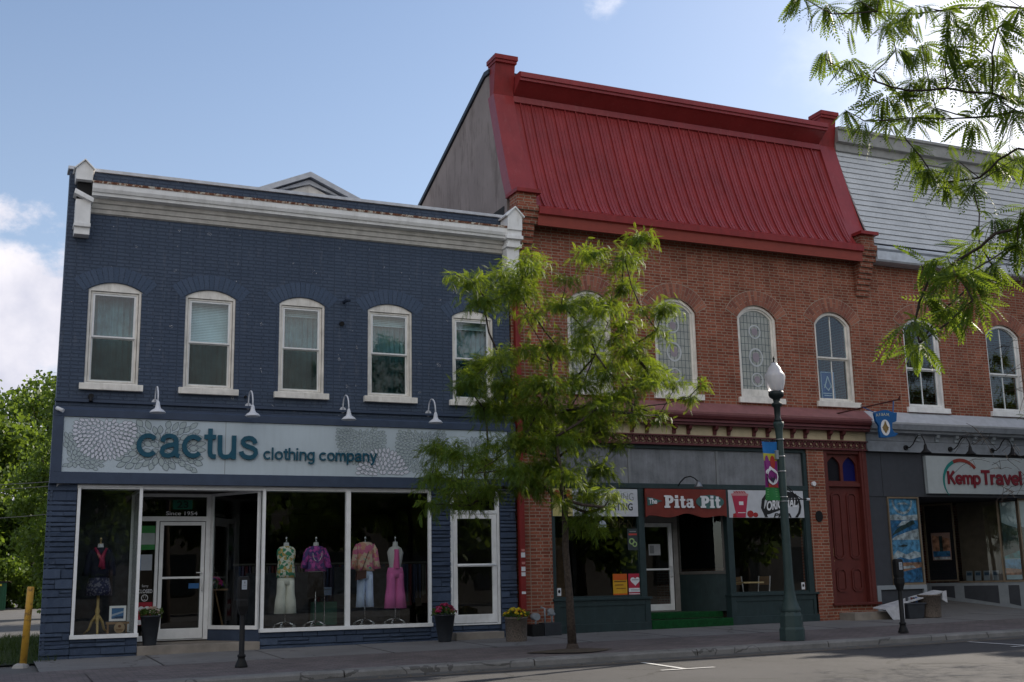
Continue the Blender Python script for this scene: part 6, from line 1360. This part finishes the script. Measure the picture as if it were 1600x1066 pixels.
mb = MB(); mb.hexa([(17.93, -.80, .36), (19.80, -.80, .72), (19.80, -.44, .75), (17.93, -.44, .39), (17.93, -.80, .385), (19.80, -.80, .745), (19.80, -.44, .775), (17.93, -.44, .415)])
mb.hexa([(17.96, -.82, .38), (18.52, -.82, .48), (18.55, -.80, .47), (17.99, -.80, .37), (18.16, -.86, .10), (18.5, -.84, .15), (18.52, -.82, .15), (18.18, -.84, .10)]); mb.hexa([(19.70, -.83, .74), (19.82, -.83, .76), (19.82, -.81, .76), (19.70, -.81, .74), (19.66, -.85, .55), (19.80, -.86, .48), (19.80, -.84, .48), (19.66, -.83, .55)])
one(mb, 'folded_table', [plain('white_board', (.46, .47, .50), .6, var=.25)], 'collapsed white table top lying tilted across the bin and the pebble tub', 'table', (18.1, -.8, .1))
# gas meters by the red pier
t = thing('gas_meter', 'grey gas meter and regulator on pipes at the foot of the brick pier', 'meter', (9.6, -.25, .05))
MB().box(9.26, 9.52, -.36, -.05, .02, .31).obj('cabinet', black, t, bevel=.01); MB().box(9.54, 9.93, -.34, -.05, .02, .33).obj('cabinet', potdark, t, bevel=.01)
mb = MB(); mb.tube([(9.40, -.22, .30), (9.40, -.22, .42)], .02, 8); mb.tube([(9.40, -.30, .46), (9.40, -.12, .46)], .075, 14); mb.obj('dial', greytrim, t, smooth=True)
mb = MB(); mb.tube([(9.62, -.2, .3), (9.62, -.2, .62), (9.58, -.1, .64)], .02, 8).tube([(9.78, -.2, .3), (9.78, -.2, .60)], .022, 8).tube([(9.68, -.22, .50), (9.84, -.22, .50)], .03, 8); mb.obj('pipes', greytrim, t, smooth=True); mb = MB(); mb.tube([(9.74, -.28, .56), (9.74, -.14, .56)], .06, 12); mb.obj('regulator', plain('reg', (.30, .32, .35), .4, metal=.4), t, smooth=True)

# ------------------------------------------------------------------ shop window dummies
def floral(name, cols, scale=18.):
    m, t, b = newmat(name); v = N(t, 'ShaderNodeTexVoronoi', Scale=scale); lk(t, pos(t), v.inputs['Vector']); n2 = noise(t, pos(t), scale*.7, 3)
    s = N(t, 'ShaderNodeSeparateColor'); lk(t, v.outputs['Color'], s.inputs[0]); f = math_(t, 'ADD', math_(t, 'MULTIPLY', s.outputs[0], .7), math_(t, 'MULTIPLY', n2, .4))
    lk(t, ramp(t, f, [(i/(len(cols)-1)*.8+.1, c) for i, c in enumerate(cols)], 'CONSTANT'), b.inputs['Base Color']); b.inputs['Roughness'].default_value = .8; return m
FL = .385; YM = .36
skin = plain('dummy_linen', (.50, .50, .50), .7, var=.05); chrome = plain('chrome', (.55, .56, .58), .25, metal=.9)
def dummy(x, label, stand='caster', legs=True, pole=True, y=YM, hn=True):
    t = thing('dress_form', label, 'mannequin', (x, y, FL), 'dressed forms in the shop window')
    mb = MB()
    if stand == 'caster':
        for k in range(5):
            a = 2*math.pi*k/5+.3; mb.tube([(x, y, FL+.12), (x+.11*math.cos(a), y+.11*math.sin(a), FL+.10), (x+.21*math.cos(a), y+.21*math.sin(a), FL+.06)], .013, 6); mb.tube([(x+.21*math.cos(a), y+.21*math.sin(a)-.015, FL+.028), (x+.21*math.cos(a), y+.21*math.sin(a)+.015, FL+.028)], .026, 8)
        mb.tube([(x, y, FL+.06), (x, y, FL+.9)], .014, 8); mb.obj('stand', chrome, t, smooth=True)
    else:
        for k in range(3):
            a = 2*math.pi*k/3+.5; mb.tube([(x, y, FL+.36), (x+.10*math.cos(a), y+.10*math.sin(a), FL+.24), (x+.15*math.cos(a), y+.15*math.sin(a), FL+.10), (x+.24*math.cos(a), y+.24*math.sin(a), FL+.02)], [.03, .026, .022, .02], 8)
        mb.lathe([(.03, .2), (.045, .3), (.03, .36), (.045, .42), (.025, .5), (.025, .8)], (x, y, FL), 12); mb.obj('stand', plain('pale_wood', (.46, .33, .13), .5), t, smooth=True)
    mb = MB(); mb.loft([(x, y, FL+1.05, .15, .11), (x, y, FL+1.15, .12, .09), (x, y, FL+1.3, .15, .11), (x, y, FL+1.42, .17, .10), (x, y, FL+1.5, .13, .08), (x, y, FL+1.54, .055, .055), (x, y, FL+1.62, .05, .05)], 20); mb.obj('torso', skin, t, smooth=True)
    if hn: mb = MB(); mb.lathe([(.05, 1.62), (.05, 1.63), (.012, 1.64), (.012, 1.67), (.022, 1.69), (.02, 1.72), (.005, 1.74)], (x, y, FL), 12); mb.obj('neck_cap', chrome if stand == 'caster' else bpy.data.materials['brass'], t, smooth=True)
    return t
def top(t, x, mat, z0, z1, w=.19, sleeve=0., nm='blouse', y=YM, flare=1.):
    mb = MB(); mb.loft([(x, y, z0, w*flare, .13), (x, y, z0+.12, w*.95, .125), (x, y, (z0+z1)/2, w*.86, .115), (x, y, z1-.16, w, .125), (x, y, z1-.06, w*.98, .11), (x, y, z1-.01, w*.72, .085), (x, y, z1+.01, w*.42, .07)], 24)
    if sleeve:
        for s in (-1, 1): mb.tube([(x+s*(w*.72), y, z1-.05), (x+s*(w*1.02), y-.01, z1-.16), (x+s*(w*1.18), y-.02, z1-.16-sleeve*.5), (x+s*(w*1.30), y-.03, z1-.16-sleeve)], [.06, .065, .06, .07], 10)
    return mb.obj(nm, mat, t, smooth=True)
def pants(t, x, mat, z0, z1, w=.17, flare=.12, y=YM, nm='trousers'):
    mb = MB(); mb.loft([(x, y, z1-.20, w*.98, .112), (x, y, z1-.1, w, .12), (x, y, z1, w*.85, .105)], 20)
    for s in (-1, 1): mb.loft([(x+s*(w*.62), y, z0, flare, .10), (x+s*w*.55, y, z0+.25, flare*.92, .10), (x+s*w*.50, y, z1-.36, w*.52, .11), (x+s*w*.48, y, z1-.24, w*.52, .113), (x+s*w*.47, y, z1-.12, w*.52, .117)], 16)
    return mb.obj(nm, mat, t, smooth=True)
t = dummy(4.36, 'window dress form in a green and gold leafy print top with wide cream trousers'); pants(t, 4.36, flat('cream_cloth', (.70, .70, .62), .9), .66, 1.40, .17, .115); top(t, 4.36, floral('leafy_print', [(.70, .66, .50), (.05, .26, .15), (.70, .70, .60), (.50, .34, .10), (.08, .36, .30)]), 1.34, 1.93, .185)
t = dummy(4.95, 'window dress form in a magenta and purple blouse with beads above dark trousers'); top(t, 4.95, floral('purple_print', [(.26, .03, .20), (.06, .03, .16), (.40, .06, .30), (.10, .05, .26)]), 1.45, 1.93, .19, .26, flare=1.15); pants(t, 4.95, flat('black_cloth', (.008, .008, .01), .9), .95, 1.45, .15, .08)
mb = MB(); mb.tube([(4.95+.09*math.cos(a), YM-.12-.01*math.sin(a), 1.80+.16*math.sin(a)) for a in np.linspace(math.pi*1.0, 2*math.pi, 12)], .008, 5); mb.obj('necklace', skin, t)
t = dummy(5.95, 'window dress form in a coral print blouse with pale blue trousers and brown bag'); pants(t, 5.95, flat('pale_denim', (.55, .65, .85), .9), .74, 1.48, .16, .085); top(t, 5.95, floral('coral_print', [(.60, .28, .20), (.58, .14, .26), (.62, .46, .34), (.08, .44, .36)], 14), 1.44, 2.0, .19, .36)
mb = MB(); mb.hexa([(5.72, YM-.18, 1.26), (5.92, YM-.18, 1.30), (5.92, YM-.10, 1.30), (5.72, YM-.10, 1.26), (5.74, YM-.17, 1.44), (5.93, YM-.17, 1.46), (5.93, YM-.11, 1.46), (5.74, YM-.11, 1.44)]); mb.tube([(5.84, YM-.15, 1.45), (5.95, YM-.15, 1.75), (6.07, YM-.05, 1.95)], .008, 5); mb.obj('handbag', flat('bag_brown', (.09, .04, .03)), t)
t = dummy(6.58, 'window dress form in wide magenta pink trousers with a narrow pink scarf top'); pants(t, 6.58, flat('pink_cloth', (.62, .14, .38), .9), .70, 1.50, .175, .125); mb = MB(); mb.loft([(6.58, YM-.06, 1.48, .07, .09), (6.58, YM-.08, 1.7, .06, .06), (6.58, YM-.08, 1.86, .05, .05)], 14); mb.obj('scarf', flat('pink_scarf', (.60, .10, .30)), t)
t = dummy(.93, 'window dress form on a pale wooden tripod in a dark dress and red scarf', 'wood'); top(t, .93, flat('navy_knit', (.012, .014, .03), .9), 1.40, 1.93, .18, .34); mb = MB(); mb.loft([(.93, YM, 1.08, .24, .16), (.93, YM, 1.2, .22, .15), (.93, YM, 1.45, .16, .12)], 24); mb.obj('skirt', floral('navy_print', [(.006, .008, .03), (.01, .012, .05), (.10, .10, .13), (.006, .008, .02)], 34), t, smooth=True)
mb = MB(); mb.tube([(.83, YM-.09, 1.93), (.90, YM-.15, 1.80), (.96, YM-.16, 1.70), (.98, YM-.15, 1.55)], [.02, .03, .045, .035], 8).tube([(1.03, YM-.08, 1.92), (.98, YM-.15, 1.82), (.95, YM-.16, 1.70), (.92, YM-.16, 1.58)], [.02, .03, .04, .03], 8); mb.obj('scarf', flat('red_scarf', (.26, .02, .06)), t, smooth=True)
t = thing('framed_picture', 'small white framed picture of blue waves low in the left shop window', 'picture', (1.27, .3, .55)); mb = MB(); mb.prism([rect(1.13, 1.42, .62, .89), rect(1.17, 1.38, .66, .85)[::-1]], .30, .325); mb.obj('frame', white, t)
mb = MB(); mb.box(1.165, 1.385, .315, .32, .655, .855).mat(1).prism([(1.17, .70), (1.38, .77), (1.38, .80), (1.28, .77), (1.17, .74)], .312, .315).mat(2).prism([(1.17, .66), (1.38, .66), (1.38, .71), (1.25, .70)], .312, .315); mb.obj('print', [flat('wave_blue', (.05, .16, .34)), flat('wave_white', (.35, .42, .5)), flat('wave_dark', (.02, .06, .14))], t)
mb = MB(); mb.box(1.08, 1.48, .27, .36, .565, .605).box(1.10, 1.13, .29, .34, .385, .57).box(1.42, 1.45, .29, .34, .385, .57); mb.obj('stand', int_wood, t)
mb = MB(); mb.prism([E_(1.31, .50, .095, .095, 24)], .23, .245).mat(1).prism([E_(1.31, .53, .03, .025, 10)], .226, .23).box(1.25, 1.37, .226, .23, .465, .475).box(1.26, 1.36, .226, .23, .445, .452); one(mb, 'round_badge', [flat('badge_beige', (.34, .24, .14)), flat('badge_brown', (.14, .05, .02))], 'round beige badge sign propped low in the left shop window', 'sign', (1.31, .24, .39))
t = thing('flower_stand', 'dark easel stand topped with pink and blue artificial flowers inside the entrance window', 'display', (3.25, 1.9, .175))
mb = MB(); mb.tube([(3.05, 1.8, .18), (3.22, 1.9, 1.15)], .018).tube([(3.5, 1.8, .18), (3.28, 1.9, 1.15)], .018).tube([(3.27, 2.2, .18), (3.25, 1.9, 1.15)], .018).box(3.02, 3.52, 1.75, 2.05, 1.12, 1.15); mb.obj('stand', int_wood, t)
flowers(t, (3.27, 1.85, 1.18), .16, .2, 26, [flat('fuchsia', (.5, .04, .2)), flat('blue_bloom', (.06, .09, .4)), flat('white_bloom', (.5, .5, .45))], gfl, 8, .05)
t = thing('display_plinth', 'pale grey tall plinth standing inside the entrance side window', 'display', (3.0, 2.1, .175)); MB().box(2.92, 3.06, 1.5, 1.62, .45, 1.28).obj('body', plain('plinth', (.22, .28, .30), .6), t, bevel=.006)
t = thing('green_box', 'green fabric covered display box on the floor of the large shop window', 'display', (5.2, 1.4, .385)); MB().box(5.12, 5.62, 1.2, 1.4, .39, .85).obj('body', plain('box_green', (.04, .12, .09), .7), t, bevel=.006)
t = thing('price_sign', 'small pale blue sign on a stand between the dressed forms', 'sign', (5.3, .9, .385)); MB().box(5.14, 5.42, .9, .91, .98, 1.14).obj('sheet', flat('pale_sign', (.20, .26, .38)), t); MB().tube([(5.28, .92, .385), (5.28, .92, 1.0)], .01).obj('stand', chrome, t)
MB().box(5.17, 5.39, .896, .9, 1.09, 1.10).box(5.17, 5.35, .896, .9, 1.04, 1.05).obj('print', greyink, t)
# notices on the entrance sidelight
t = board('notice', 'green and white notice at the top of the narrow entrance sidelight', 'notice', 1.72, 2.01, 1.92, 2.38, 1.325, flat('notice_white', (.32, .36, .36))); MB().box(1.72, 2.01, 1.321, 1.325, 2.24, 2.38).box(1.72, 2.01, 1.321, 1.325, 1.92, 2.02).obj('print', flat('notice_green', (.03, .20, .05)), t)
t = board('notice', 'white notice with a blue left edge in the middle of the entrance sidelight', 'notice', 1.70, 1.97, 1.53, 1.83, 1.325, flat('notice_white2', (.34, .37, .42))); MB().box(1.70, 1.76, 1.321, 1.325, 1.53, 1.83).obj('print', flat('notice_blue', (.02, .12, .28)), t)
t = thing('closed_sign', 'white hand lettered closed sign with smiling face on the sidelight glass', 'sign', (1.87, 1.33, .95)); text('Sorry', (1.80, 1.92, 1.20, 1.26), 1.335, whiteink, t, ext=.001); text('CLOSED', (1.73, 2.0, 1.10, 1.17), 1.335, whiteink, t, ext=.001, bold=.01)
mb = MB(); mb.prism([E_(1.86, 1.01, .065, .065, 20), E_(1.86, 1.01, .052, .052, 20)[::-1]], 1.333, 1.336).box(1.835, 1.847, 1.333, 1.336, 1.02, 1.035).box(1.873, 1.885, 1.333, 1.336, 1.02, 1.035).prism([(1.83, .995), (1.86, .975), (1.89, .995), (1.86, .985)], 1.333, 1.336); mb.obj('smile', whiteink, t)
t = board('poster', 'red and white poster low on the entrance sidelight behind the planter', 'poster', 1.70, 2.01, .50, .93, 1.325, flat('poster_red2', (.34, .02, .04))); MB().box(1.71, 2.0, 1.321, 1.325, .51, .60).prism([[(1.855+1.3*a, .78+1.15*b) for a, b in hp]], 1.321, 1.325).obj('print', whiteink, t)
t = board('sticker', 'small blue sticker low on the glass of the entrance door', 'sticker', 2.67, 2.87, 1.17, 1.27, 1.297, flat('sticker_blue', (.03, .12, .30)))

# unseen taller block, added further up the street to shade the road
TB = thing('shade_block', 'unseen taller brick block added beyond the travel shop to shade the road', 'building', (40, 0, 0)); MB().box(34.1, 58, .05, 11, 0, 14.6).obj('wall', redbrick, TB); MB().box(34.0, 58, -.3, 11.1, 14.6, 15.0).obj('cornice', greytrim, TB)

# dry leaves and grit in the gutter and on the paving
rs = np.random.RandomState(31); n = 420; X = rs.uniform(1.5, 24, n); g = rs.uniform(0, 1, n) < .75; Y = np.where(g, -5.26-np.abs(rs.normal(0, .16, n)), rs.uniform(-4.8, -.2, n)); Z = .0085*X+np.where(g, -.196, -.03+.02*Y+.006)
P = np.stack([X, Y, Z], 1); a = rs.uniform(0, 6.28, n); l = rs.uniform(.012, .04, (n, 1)); u = np.stack([np.cos(a), np.sin(a), rs.normal(0, .12, n)], 1)*l; v = np.stack([-np.sin(a), np.cos(a), rs.normal(0, .12, n)], 1)*l*.45
tag(quads_obj('leaf_litter', np.stack([P-u, P-v, P+u, P+v], 1), mat_voussoir('litter', (.05, .03, .015), (.26, .20, .10))), kind='stuff')
